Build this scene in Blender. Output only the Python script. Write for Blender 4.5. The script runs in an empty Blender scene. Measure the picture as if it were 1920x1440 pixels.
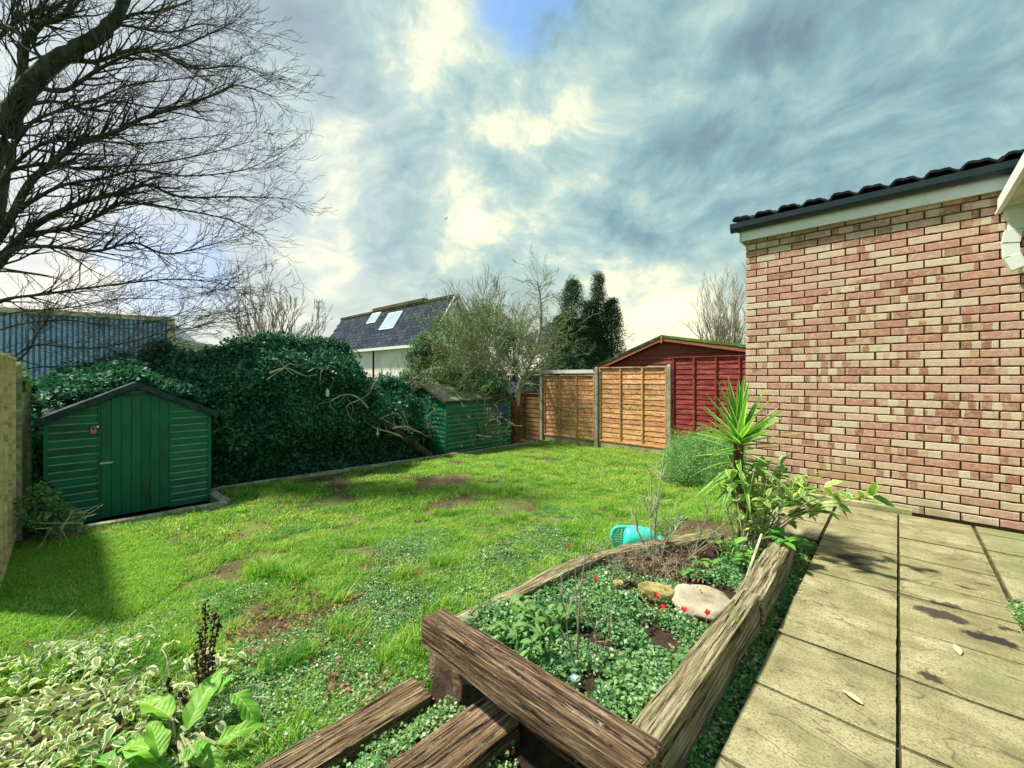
import bpy, math, random
import numpy as np
from mathutils import Vector, Matrix, Euler, Quaternion, noise as mnoise
R = math.radians
random.seed(7); rng = np.random.default_rng(7)
S = bpy.context.scene
C = S.collection

# ------------------------------------------------------------ camera, sky, sun, exposure
TH = R(42.88); cT, sT = math.cos(TH), math.sin(TH); F = 780.0; HZ = 706.0; EYE = 1.25
def ray(u, v):
    a = (u-960)/F
    return Vector((a*cT-sT, a*sT+cT, -(v-HZ)/F))
def at_z(u, v, z): r = ray(u, v); return r*((z-EYE)/r.z)+Vector((0, 0, EYE))
def at_x(u, v, x): r = ray(u, v); return r*(x/r.x)+Vector((0, 0, EYE))
def at_y(u, v, y): r = ray(u, v); return r*(y/r.y)+Vector((0, 0, EYE))
def at_Y(u, v, Y): return ray(u, v)*Y+Vector((0, 0, EYE))
def depth(p): return -sT*p[0]+cT*p[1]
def lawn_z(x, y): return -.60+.0229*(x+7.37)-.0211*(y-9.3)
def on_lawn(u, v):
    z = -.3
    for i in range(25):
        p = at_z(u, v, z); z = lawn_z(p.x, p.y)
    return p

cam = bpy.data.cameras.new('camera'); co = bpy.data.objects.new('camera', cam); C.objects.link(co)
co.location = (0, 0, EYE); co.rotation_euler = (R(90), 0, TH)
cam.sensor_width = 36; cam.lens = F/1920*36; cam.shift_y = -14/1920; cam.clip_end = 2000; cam.clip_start = .05
S.camera = co

SUN_EL = R(58); SUN_AZ = Vector((-math.cos(R(33)), -math.sin(R(33)), 0))
w = bpy.data.worlds.new('World'); S.world = w; w.use_nodes = True
nt = w.node_tree; nt.nodes.clear()
class NG:
    def __init__(s, nt): s.nt = nt
    def n(s, t, **k):
        x = s.nt.nodes.new(t)
        for a, b in k.items():
            if hasattr(x, a): setattr(x, a, b)
        return x
    def l(s, a, b): s.nt.links.new(a, b)
    def val(s, x, sock):
        if isinstance(x, (int, float)): sock.default_value = x
        elif isinstance(x, (tuple, list)): sock.default_value = tuple(x) if len(x) == len(sock.default_value) else tuple(x)+(1,)
        else: s.l(x, sock)
    def m(s, op, a, b=None, c=None, clamp=False):
        x = s.n('ShaderNodeMath', operation=op); x.use_clamp = clamp
        s.val(a, x.inputs[0])
        if b is not None: s.val(b, x.inputs[1])
        if c is not None: s.val(c, x.inputs[2])
        return x.outputs[0]
    def vm(s, op, a, b=None):
        x = s.n('ShaderNodeVectorMath', operation=op); s.val(a, x.inputs[0])
        if b is not None: s.val(b, x.inputs[1])
        return x.outputs['Value' if op in ('DOT_PRODUCT', 'LENGTH', 'DISTANCE') else 'Vector']
    def mix(s, f, a, b, bt='MIX'):
        x = s.n('ShaderNodeMix', data_type='RGBA', blend_type=bt)
        s.val(f, x.inputs[0]); s.val(a, x.inputs[6]); s.val(b, x.inputs[7]); return x.outputs[2]
    def noise(s, v, sc, det=5, rough=.55, dist=0, out='Fac'):
        x = s.n('ShaderNodeTexNoise'); s.val(v, x.inputs['Vector']); x.inputs['Scale'].default_value = sc
        x.inputs['Detail'].default_value = det; x.inputs['Roughness'].default_value = rough; x.inputs['Distortion'].default_value = dist
        return x.outputs[out]
    def ramp(s, f, st, ip='LINEAR'):
        x = s.n('ShaderNodeValToRGB'); x.color_ramp.interpolation = ip; e = x.color_ramp.elements
        while len(e) < len(st): e.new(.5)
        for el, (p, c_) in zip(e, st):
            el.position = p; el.color = tuple(c_)+(1,) if len(c_) == 3 else c_
        s.val(f, x.inputs[0]); return x.outputs[0]
    def mr(s, v, a, b, c_=0., d=1., smooth=True):
        x = s.n('ShaderNodeMapRange'); x.interpolation_type = 'SMOOTHSTEP' if smooth else 'LINEAR'
        s.val(v, x.inputs[0])
        for i, q in enumerate((a, b, c_, d)): x.inputs[i+1].default_value = q
        return x.outputs[0]
g = NG(nt)
sky = g.n('ShaderNodeTexSky', sky_type='NISHITA', sun_disc=False)
sky.sun_elevation = SUN_EL; sky.sun_rotation = math.atan2(SUN_AZ.x, SUN_AZ.y)
tc = g.n('ShaderNodeTexCoord'); D = g.vm('NORMALIZE', tc.outputs['Generated'])
sp = g.n('ShaderNodeSeparateXYZ'); g.l(D, sp.inputs[0])
zc = g.m('MAXIMUM', sp.outputs[2], 0.0); den = g.m('ADD', zc, .16)
cb = g.n('ShaderNodeCombineXYZ'); g.l(g.m('DIVIDE', sp.outputs[0], den), cb.inputs[0]); g.l(g.m('DIVIDE', sp.outputs[1], den), cb.inputs[1])
P = cb.outputs[0]
warp = g.vm('ADD', P, g.vm('SCALE', g.vm('SUBTRACT', g.noise(P, 1.1, 4, .5, out='Color'), (.5, .5, .5)), None))
warp.node.inputs[1].default_value = (0, 0, 0)
sc_ = warp.node.inputs[1].links[0].from_node; sc_.inputs['Scale'].default_value = .22
Dz = g.vm('MULTIPLY', D, (1, 1, 1.5)); Dw = g.vm('ADD', Dz, g.vm('MULTIPLY', g.vm('SUBTRACT', g.noise(Dz, 2.2, 3, .5, out='Color'), (.5, .5, .5)), (.35, .35, .35)))
n1 = g.m('ADD', g.m('MULTIPLY', g.noise(Dw, 2.9, 10, .60), .82), g.m('MULTIPLY', g.noise(warp, .6, 7, .5), .18)); n2 = g.noise(Dw, 7.5, 8, .60); n3 = g.noise(P, .45, 3, .5)
nn = g.m('ADD', g.m('MULTIPLY', n1, .72), g.m('MULTIPLY', n2, .28))
def blob(u, v, k, warpamt=.0):
    d0 = ray(u, v).normalized()
    dt = g.m('MAXIMUM', g.vm('DOT_PRODUCT', D, tuple(d0)), 0.0)
    return g.m('POWER', dt, k)
bright = g.m('ADD', g.m('MULTIPLY', blob(890, 320, 30), .40), g.m('MULTIPLY', blob(60, 330, 7), .16))
bright = g.m('ADD', bright, g.m('MULTIPLY', blob(1210, 590, 60), .40))
bright = g.m('ADD', bright, g.m('MULTIPLY', blob(560, 600, 22), .16))
dark = g.m('ADD', g.m('MULTIPLY', blob(680, 400, 45), .15), g.m('MULTIPLY', blob(1330, 420, 16), .09))
dark = g.m('ADD', dark, g.m('MULTIPLY', blob(1120, 200, 50), .08))
lum = g.m('SUBTRACT', g.m('ADD', g.m('MULTIPLY', g.m('SUBTRACT', nn, .5), 3.3), g.m('ADD', bright, .34)), dark)
cloud = g.ramp(lum, [(.0, (.125, .19, .235)), (.25, (.165, .265, .30)), (.45, (.235, .355, .36)), (.64, (.35, .45, .415)), (.84, (.62, .63, .46)), (1., (.82, .76, .55))])
# pale pinkish white haze low on the left, cream glow towards the horizon
hz = g.mr(sp.outputs[2], .02, .30, 1., 0.)
cloud = g.mix(g.m('MULTIPLY', hz, .5), cloud, (.68, .65, .46))
cloud = g.mix(g.m('MULTIPLY', blob(30, 330, 9), .6), cloud, (.62, .59, .62))
hole = g.m('MULTIPLY', g.mr(g.m('ADD', blob(985, 20, 120), g.m('MULTIPLY', g.m('SUBTRACT', n2, .5), 1.3)), .50, .98), .8)
hole2 = g.m('MULTIPLY', g.mr(g.m('ADD', blob(330, 500, 60), g.m('MULTIPLY', g.m('SUBTRACT', n2, .5), 1.4)), .55, 1.), .5)
hole = g.m('MAXIMUM', hole, hole2)
SKY = .10
col = g.mix(hole, g.mix(.0, g.vm('SCALE', cloud, None), (0, 0, 0)), g.mix(.75, sky.outputs[0], (1.2, 2.6, 5.2)))
for nd in nt.nodes:
    if nd.type == 'VECT_MATH' and nd.operation == 'SCALE' and nd is not sc_: nd.inputs['Scale'].default_value = 7.9
bg = g.n('ShaderNodeBackground'); bg.inputs[1].default_value = SKY; g.l(col, bg.inputs[0])
g.l(bg.outputs[0], g.n('ShaderNodeOutputWorld').inputs[0])

sl = bpy.data.lights.new('sun', 'SUN'); sl.energy = 4.1; sl.angle = R(4); sl.color = (1, .93, .80)
so = bpy.data.objects.new('sun', sl); C.objects.link(so)
sd = SUN_AZ*math.cos(SUN_EL)+Vector((0, 0, math.sin(SUN_EL)))
so.rotation_euler = sd.to_track_quat('Z', 'Y').to_euler()
S.view_settings.view_transform = 'Standard'; S.view_settings.look = 'None'; S.view_settings.exposure = 1.1; S.view_settings.gamma = 1
S.view_settings.use_curve_mapping = False

# ------------------------------------------------------------ materials
def mat(name, cols, scale=6, stretch=(1, 1, 1), rough=.8, bump=.3, bscale=None, bstretch=None, coord='Object', det=9, rnd=0, attr=None,
        second=None, spec=.3, bdist=.01, metal=0, trans=0, nrough=.6):
    m = bpy.data.materials.new(name); m.use_nodes = True; t = m.node_tree; g = NG(t)
    b = t.nodes['Principled BSDF']; b.inputs['Roughness'].default_value = rough; b.inputs['Specular IOR Level'].default_value = spec
    b.inputs['Metallic'].default_value = metal
    if coord == 'World': src = g.n('ShaderNodeNewGeometry').outputs['Position']
    else: src = g.n('ShaderNodeTexCoord').outputs[coord]
    oi = g.n('ShaderNodeObjectInfo')
    if coord == 'Object': src = g.vm('ADD', src, g.vm('MULTIPLY', (9.1, 7.3, 5.7), oi.outputs['Random']))
    def mp(st): x = g.n('ShaderNodeMapping'); g.l(src, x.inputs[0]); x.inputs[3].default_value = st; return x.outputs[0]
    v = mp(stretch); f = g.noise(v, scale, det, nrough)
    if attr: 
        a = g.n('ShaderNodeAttribute'); a.attribute_name = attr
        f = g.m('ADD', g.m('MULTIPLY', f, .5), g.m('MULTIPLY', a.outputs['Fac'], .5))
    n = len(cols); lo, hi = (.22, .78) if attr else (.32, .68)
    c = g.ramp(f, [(lo+(hi-lo)*i/max(1, n-1), q) for i, q in enumerate(cols)])
    if second:   # (colour, scale, lo, hi)
        for sc2 in second:
            c = g.mix(g.mr(g.noise(mp(sc2[4] if len(sc2) > 4 else (1, 1, 1)), sc2[1], 6, .65), sc2[2], sc2[3]), c, sc2[0])
    if rnd:
        h = g.n('ShaderNodeHueSaturation'); g.l(c, h.inputs['Color']); g.l(g.m('ADD', g.m('MULTIPLY', oi.outputs['Random'], rnd), 1-rnd/2), h.inputs['Value'])
        g.l(g.m('ADD', g.m('MULTIPLY', g.m('FRACT', g.m('MULTIPLY', oi.outputs['Random'], 7.7)), rnd*.08), .5-rnd*.04), h.inputs['Hue']); c = h.outputs[0]
    g.l(c, b.inputs['Base Color'])
    if bump:
        bb = g.n('ShaderNodeBump'); bb.inputs['Strength'].default_value = bump; bb.inputs['Distance'].default_value = bdist
        g.l(g.noise(mp(bstretch or stretch), bscale or scale*3, 8, .65), bb.inputs['Height']); g.l(bb.outputs[0], b.inputs['Normal'])
    if trans:
        tr = g.n('ShaderNodeBsdfTranslucent'); ms = g.n('ShaderNodeMixShader'); ms.inputs[0].default_value = trans
        br = g.mix(1., c, (1.5, 1.6, .9), 'MULTIPLY'); g.l(br, tr.inputs[0])
        g.l(b.outputs[0], ms.inputs[1]); g.l(tr.outputs[0], ms.inputs[2]); g.l(ms.outputs[0], t.nodes['Material Output'].inputs[0])
    return m

GRN = (.012, .115, .062)
M = {}
M['shed'] = mat('green shed paint', [(.006, .14, .075), (.012, .18, .095)], 5, rough=.55, bump=.15, bscale=60, bstretch=(1, .1, 1), rnd=.22, second=[((.04, .17, .10), 30, .62, .75), ((.02, .10, .055), 1.6, .45, .7), ((.09, .12, .06), 5, .64, .78)])
M['worn'] = mat('pale sky lit shed edge', [(.14, .34, .24), (.30, .48, .36)], 9, rough=.7, bump=.1)  # sky light on the board coves, painted as a pale colour
M['felt'] = mat('roofing felt', [(.012, .03, .035), (.04, .08, .075)], 12, rough=.85, bump=.6, bscale=90, second=[((.10, .16, .12), 9, .6, .75)])
M['orange'] = mat('orange fence wood', [(.46, .18, .07), (.68, .35, .16), (.82, .54, .32)], 3.5, (1, 1, 7), rough=.8, bump=.7, bscale=14, bstretch=(1, 1, 9), rnd=.35,
                  second=[((.13, .035, .01), 11, .56, .63, (1.6, 1, 2.5)), ((.82, .62, .36), 7, .63, .74, (1, 1, 4))], bdist=.02)
M['red'] = mat('dark red fence wood', [(.15, .014, .014), (.26, .035, .03), (.40, .10, .08)], 3.5, (1, 1, 6), rough=.7, bump=.6, bscale=14, bstretch=(1, 1, 9), rnd=.3,
               second=[((.55, .22, .18), 10, .66, .74, (1, 1, 3))], bdist=.02)
M['brownfence'] = mat('brown fence wood', [(.12, .05, .02), (.24, .12, .045), (.20, .18, .06)], 3.5, (1, 1, 6), rough=.85, bump=.6, bscale=14, bstretch=(1, 1, 9), rnd=.3, bdist=.02)
M['palefence'] = mat('pale fence wood', [(.50, .34, .16), (.76, .62, .36), (.85, .78, .52)], 3, (1, 1, 5), rough=.8, bump=.7, bscale=12, bstretch=(1, 1, 9), rnd=.25,
                     second=[((.22, .10, .03), 7, .6, .7, (1, 1, 2))], bdist=.02)
M['conc'] = mat('concrete post', [(.20, .20, .15), (.36, .35, .27), (.45, .42, .33)], 8, rough=.9, bump=.5, bscale=60, second=[((.14, .2, .06), 4, .52, .68)])
M['gravelboard'] = mat('mossy concrete', [(.18, .19, .09), (.33, .34, .16), (.45, .42, .24)], 4, rough=.9, bump=.5, bscale=50, second=[((.10, .19, .03), 3, .5, .65), ((.10, .07, .04), 6, .6, .7)])
M['sleeper'] = mat('weathered sleeper', [(.035, .020, .011), (.13, .080, .042), (.27, .18, .10), (.52, .41, .27)], 14, (.35, 8, 8), rough=.85, bump=1.0, bscale=12, bstretch=(.35, 8, 8), rnd=.15, bdist=.03,
                   second=[((.010, .005, .003), 5, .56, .59, (.7, 16, 16)), ((.010, .006, .004), 9, .58, .63, (1.2, 12, 12)), ((.16, .17, .09), 14, .60, .68), ((.42, .36, .26), 40, .62, .70, (.4, 1, 1))])
M['sleeper_moss'] = mat('mossy sleeper', [(.07, .055, .03), (.20, .165, .085), (.37, .33, .19), (.54, .50, .33)], 12, (.4, 7, 7), rough=.9, bump=1.0, bscale=11, bstretch=(.4, 7, 7), rnd=.15, bdist=.03,
                   second=[((.012, .008, .005), 5, .56, .60, (.5, 18, 18)), ((.16, .20, .05), 5, .55, .68)])
M['kerb'] = mat('kerb timber', [(.15, .14, .09), (.32, .32, .22), (.5, .5, .38)], 5, (5, 1, 5), rough=.9, bump=.6, second=[((.10, .20, .04), 7, .55, .66)])
M['white'] = mat('white plastic', [(.68, .75, .70), (.80, .83, .78)], 3, rough=.45, bump=.05, second=[((.45, .58, .40), 6, .56, .75)])
M['soffit'] = mat('weathered soffit', [(.40, .47, .32), (.62, .66, .50)], 4, rough=.6, bump=.1, second=[((.28, .36, .18), 5, .5, .7)])
M['gutter'] = mat('black gutter', [(.008, .02, .025), (.018, .035, .04)], 6, rough=.35, bump=.1, spec=.5)
M['tile'] = mat('dark roof tile', [(.008, .014, .018), (.028, .04, .042)], 14, rough=.6, bump=.5, bscale=80, rnd=.2, second=[((.06, .09, .05), 20, .6, .7)])
M['roofslate'] = mat('grey roof tile', [(.020, .030, .048), (.040, .055, .080)], 2, rough=.9, bump=.3, rnd=.6, spec=.1, second=[((.07, .09, .03), .9, .62, .8)])
M['render'] = mat('white render', [(.72, .72, .66), (.84, .84, .78)], 2, rough=.9, bump=.1)
M['redbrick_far'] = mat('far red brick', [(.28, .09, .05), (.42, .17, .10)], 12, (1, 1, 3), rough=.9, bump=.2)
M['glass'] = mat('window glass', [(.20, .32, .40), (.35, .48, .55)], .8, rough=.25, bump=0, spec=.8)
M['clad'] = mat('warehouse cladding', [(.24, .42, .62), (.36, .55, .74)], .25, rough=.4, bump=.03, spec=.5, coord='World')
M['seam'] = mat('dark blue cladding seam', [(.06, .13, .24), (.09, .18, .30)], 1, rough=.5, bump=0)
M['clad2'] = mat('pale green cladding', [(.32, .46, .33), (.42, .55, .40)], .3, rough=.5, bump=.03, coord='World')
M['trim'] = mat('beige trim', [(.45, .40, .26), (.55, .50, .34)], 3, rough=.6, bump=0)
M['bark'] = mat('dark bark', [(.014, .02, .014), (.045, .055, .035), (.09, .10, .06)], 12, (1, 1, .3), rough=.95, bump=.8, coord='World')
M['twig'] = mat('dark twigs', [(.06, .055, .055), (.13, .12, .11)], 3, rough=.9, bump=0, coord='World')
M['palebark'] = mat('pale bark', [(.22, .22, .15), (.40, .39, .28), (.55, .54, .42)], 9, (1, 1, .3), rough=.9, bump=.6, coord='World')
M['redbark'] = mat('reddish bark', [(.05, .02, .012), (.20, .08, .045), (.34, .17, .10)], 9, (2, 2, .5), rough=.9, bump=.9, coord='World', bdist=.03)
M['browntwig'] = mat('brown twigs', [(.20, .17, .12), (.36, .31, .22)], 3, rough=.9, bump=0, coord='World')
M['greentwig'] = mat('olive twigs', [(.16, .20, .09), (.32, .34, .18)], 3, rough=.9, bump=0, coord='World')
M['ivy'] = mat('ivy leaves', [(.010, .07, .045), (.025, .13, .075), (.09, .26, .13)], 1.2, rough=.55, bump=0, attr='rnd', coord='World', spec=.25, trans=.15)
M['ivycore'] = mat('dark ivy light block', [(.004, .018, .014), (.012, .035, .022)], 8, rough=1, bump=.5, coord='World')  # for the dark shell added behind the leaves
M['shrub'] = mat('olive shrub leaves', [(.04, .13, .04), (.09, .21, .065), (.22, .34, .12)], 1.5, rough=.5, bump=0, attr='rnd', coord='World', trans=.2)
M['conifer'] = mat('conifer foliage', [(.008, .035, .014), (.018, .065, .02), (.05, .10, .025)], 1.2, rough=.7, bump=0, attr='rnd', coord='World', trans=.1)
M['grass'] = mat('grass blades', [(.04, .19, .018), (.13, .36, .03), (.31, .48, .055), (.52, .55, .15)], 2.2, rough=.5, bump=0, attr='rnd', coord='World', trans=.35, spec=.3, det=8,
                 second=[((.05, .24, .035), 2.1, .50, .75), ((.42, .38, .15), 4.3, .56, .72)])
M['turfgrass'] = mat('short turf', [(.13, .33, .03), (.24, .44, .05), (.40, .54, .10)], 3.5, rough=.6, bump=0, attr='rnd', coord='World', trans=.3)
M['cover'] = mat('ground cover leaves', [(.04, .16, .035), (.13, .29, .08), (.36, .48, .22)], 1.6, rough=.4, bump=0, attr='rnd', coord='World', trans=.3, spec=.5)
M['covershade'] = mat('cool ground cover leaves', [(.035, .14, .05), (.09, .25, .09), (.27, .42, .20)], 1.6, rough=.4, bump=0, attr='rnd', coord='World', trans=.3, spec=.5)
M['rosemary'] = mat('rosemary leaves', [(.05, .20, .05), (.14, .34, .09), (.34, .50, .20)], 2, rough=.6, bump=0, attr='rnd', coord='World', trans=.15)
M['dead'] = mat('dead leaves', [(.11, .04, .02), (.25, .11, .06), (.40, .27, .17)], 8, rough=.8, bump=0, attr='rnd', coord='World', trans=.15)
M['soil'] = mat('lawn soil', [(.035, .022, .014), (.09, .065, .035), (.13, .15, .04), (.14, .21, .04)], 1.3, rough=.95, bump=1, bscale=40, coord='World', det=10, bdist=.03,
                second=[((.03, .015, .01), 6, .60, .7), ((.25, .21, .12), 40, .62, .7)])
M['bare'] = mat('dark soil', [(.02, .012, .009), (.06, .035, .022), (.10, .07, .045)], 14, rough=.95, bump=1, bscale=60, coord='World', det=10, bdist=.03)
M['stone'] = mat('pale stone', [(.18, .16, .11), (.32, .29, .21), (.42, .38, .28)], 9, rough=.85, bump=.6, bscale=30, second=[((.30, .30, .08), 7, .58, .7)])
M['ystone'] = mat('lichen stone', [(.14, .11, .035), (.28, .24, .08), (.4, .36, .18)], 14, rough=.85, bump=.8, bscale=40)
M['teal'] = mat('turquoise plastic', [(.03, .58, .46), (.05, .66, .54)], 4, rough=.35, bump=.03, spec=.5)
M['metal'] = mat('steel', [(.45, .45, .45), (.6, .6, .6)], 9, rough=.35, bump=0, metal=.8)
M['petal'] = mat('red petals', [(.55, .01, .04), (.78, .03, .09)], 9, rough=.5, bump=0, trans=.3, rnd=.3)
M['pink'] = mat('pink plastic', [(.75, .12, .25), (.8, .2, .3)], 9, rough=.5, bump=0)
M['plantpot'] = mat('plastic film', [(.6, .62, .6), (.75, .75, .7)], 9, rough=.3, bump=.1)
M['cabin'] = mat('red cabin boards', [(.16, .035, .022), (.25, .065, .04)], 3, (6, 1, 1), rough=.7, bump=.3, rnd=.2)
M['barge'] = mat('orange brown barge board', [(.27, .10, .045), (.36, .15, .07)], 3, (1, 1, 1), rough=.7, bump=.2)
M['mossroof'] = mat('mossy felt', [(.07, .08, .05), (.10, .22, .03), (.18, .32, .05)], 5, rough=.95, bump=1, bscale=30, bdist=.03)
M['mossfelt'] = mat('felt with moss', [(.02, .03, .025), (.05, .07, .04)], 6, rough=.95, bump=1, bscale=30, second=[((.12, .22, .03), 2.5, .52, .66)])
M['navy'] = mat('dark tarpaulin and shadow panel', [(.010, .02, .05), (.05, .08, .14), (.16, .22, .32)], 4, (1, 1, 4), rough=.4, bump=.6, bdist=.05)
M['black'] = mat('black', [(.01, .01, .012), (.02, .02, .025)], 4, rough=.6, bump=0)

def leafmat(name, a, b, vein, edge=None, gloss=.55, trans=.3):
    """leaf with a pale midrib, side veins and (optionally) a cream margin; object x = across, y = along (0..1)"""
    m = bpy.data.materials.new(name); m.use_nodes = True; t = m.node_tree; g = NG(t); bs = t.nodes['Principled BSDF']
    uv = g.n('ShaderNodeAttribute'); uv.attribute_name = 'luv'; s = g.n('ShaderNodeSeparateXYZ'); g.l(uv.outputs['Vector'], s.inputs[0])
    ax = g.m('ABSOLUTE', s.outputs[0]); oi = g.n('ShaderNodeObjectInfo')
    geo = g.n('ShaderNodeNewGeometry').outputs['Position']
    at = g.n('ShaderNodeAttribute'); at.attribute_name = 'rnd'
    f = g.m('ADD', g.m('MULTIPLY', g.m('ADD', oi.outputs['Random'], at.outputs['Fac']), .5), g.m('MULTIPLY', g.noise(geo, 14, 4), .5))
    c = g.ramp(f, [(.25, a), (.8, b)])
    side = g.m('ABSOLUTE', g.m('SINE', g.m('MULTIPLY', g.m('SUBTRACT', s.outputs[1], g.m('MULTIPLY', ax, .22)), 24)))
    c = g.mix(g.m('MULTIPLY', g.mr(side, .12, 0., 0., 1.), .35), c, vein)
    c = g.mix(g.mr(ax, .07, .02, 0., .9), c, vein)
    if edge:
        e = g.m('ADD', ax, g.m('MULTIPLY', g.m('SUBTRACT', g.noise(geo, 60, 3), .5), .5)); c = g.mix(g.mr(g.m('ADD', g.m('SUBTRACT', e, .06), g.m('MULTIPLY', g.m('SUBTRACT', oi.outputs['Random'], .5), .35)), .52, .62), c, edge)
    g.l(c, bs.inputs['Base Color']); bs.inputs['Roughness'].default_value = gloss
    bb = g.n('ShaderNodeBump'); bb.inputs['Strength'].default_value = .5; bb.inputs['Distance'].default_value = .004; g.l(side, bb.inputs['Height']); g.l(bb.outputs[0], bs.inputs['Normal'])
    tr = g.n('ShaderNodeBsdfTranslucent'); g.l(g.mix(1., c, (1.4, 1.6, .8), 'MULTIPLY'), tr.inputs[0]); ms = g.n('ShaderNodeMixShader'); ms.inputs[0].default_value = trans
    g.l(bs.outputs[0], ms.inputs[1]); g.l(tr.outputs[0], ms.inputs[2]); g.l(ms.outputs[0], t.nodes['Material Output'].inputs[0])
    return m
M['dock'] = leafmat('dock leaf', (.09, .31, .02), (.22, .44, .035), (.42, .58, .18))
M['vinca'] = leafmat('variegated leaf', (.10, .22, .05), (.22, .34, .10), (.35, .45, .18), (.78, .80, .50))
M['elae'] = leafmat('light shrub leaf', (.07, .24, .03), (.26, .42, .07), (.5, .6, .25), (.55, .62, .22))
M['yucca'] = leafmat('yucca blade', (.03, .22, .03), (.14, .42, .04), (.2, .45, .08), (.50, .62, .16), trans=.35)
M['helle'] = leafmat('broad bed leaf', (.06, .25, .03), (.18, .40, .05), (.45, .6, .25))
M['droop'] = leafmat('drooping leaf', (.08, .25, .06), (.24, .42, .12), (.45, .55, .25))

def brickmat():
    m = bpy.data.materials.new('mixed buff and red brick'); m.use_nodes = True; t = m.node_tree; g = NG(t); b = t.nodes['Principled BSDF']
    P = g.n('ShaderNodeNewGeometry').outputs['Position']; s = g.n('ShaderNodeSeparateXYZ'); g.l(P, s.inputs[0])
    row = g.m('FLOOR', g.m('DIVIDE', g.m('SUBTRACT', s.outputs[2], .055), .075))
    off = g.m('MULTIPLY', g.m('MODULO', row, 2), .5)
    bx = g.m('ADD', g.m('DIVIDE', g.m('ADD', s.outputs[0], 1.285+2.25), .225), off)
    col = g.m('FLOOR', bx); fx = g.m('FRACT', bx)
    wob = g.m('MULTIPLY', g.m('SUBTRACT', g.noise(P, 30, 3), .5), .10)
    fx = g.m('ADD', fx, wob)
    def wn(a, b_, c_):
        cb = g.n('ShaderNodeCombineXYZ'); g.val(a, cb.inputs[0]); g.val(b_, cb.inputs[1]); g.val(c_, cb.inputs[2])
        x = g.n('ShaderNodeTexWhiteNoise'); g.l(cb.outputs[0], x.inputs[0]); return x.outputs['Value']
    r1 = wn(col, row, 1.5); r2 = wn(col, row, 7.5); r3 = wn(col, row, 3.3)
    # patchy banding along the wall: red rows and flashed rows come in groups
    grp = g.noise(g.vm('MULTIPLY', P, (.5, 1, 2.2)), 1.3, 2)
    base = g.ramp(g.m('ADD', r1, g.m('MULTIPLY', g.m('SUBTRACT', .5, grp), .7)), [(0., (.42, .195, .13)), (.18, (.46, .235, .165)), (.4, (.51, .29, .21)), (.58, (.54, .35, .25)), (.75, (.58, .43, .30)), (1., (.62, .50, .36))])
    seg = g.m('FLOOR', g.m('ADD', g.m('MULTIPLY', fx, g.m('ADD', 3.2, g.m('MULTIPLY', r3, 1.8))), r2))
    r4 = wn(col, row, g.m('ADD', seg, 11.3))
    patch = g.ramp(r4, [(0., (.25, .09, .045)), (.36, (.34, .14, .08)), (.38, (.50, .33, .2)), (.62, (.50, .33, .2)), (.64, (.56, .46, .32)), (1., (.64, .55, .40))], 'LINEAR')
    fl = g.m('GREATER_THAN', g.m('ADD', r2, g.m('MULTIPLY', g.m('SUBTRACT', grp, .5), 1.3)), .68)
    c = g.mix(g.m('MULTIPLY', fl, .8), base, patch)
    c = g.mix(g.mr(g.noise(P, 28, 7, .7), .42, .72, 0., .45), c, (.72, .64, .50))
    c = g.mix(g.mr(g.noise(P, 75, 5, .7), .58, .72, 0., .5), c, (.16, .08, .05))
    c = g.mix(g.m('MULTIPLY', g.mr(s.outputs[2], .55, .0, 0., .6), g.mr(g.noise(P, 4, 5), .35, .65)), c, (.30, .29, .12))
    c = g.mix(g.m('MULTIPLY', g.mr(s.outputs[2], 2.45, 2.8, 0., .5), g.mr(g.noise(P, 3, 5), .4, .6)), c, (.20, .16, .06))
    g.l(c, b.inputs['Base Color']); b.inputs['Roughness'].default_value = .85
    bb = g.n('ShaderNodeBump'); bb.inputs['Strength'].default_value = .6; bb.inputs['Distance'].default_value = .006
    g.l(g.noise(P, 60, 8, .7), bb.inputs['Height']); g.l(bb.outputs[0], b.inputs['Normal'])
    return m
M['brick'] = brickmat()
M['mortar'] = mat('brown mortar', [(.19, .095, .05), (.29, .19, .10)], 4, rough=.95, bump=.6, bscale=80, coord='World')

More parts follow.
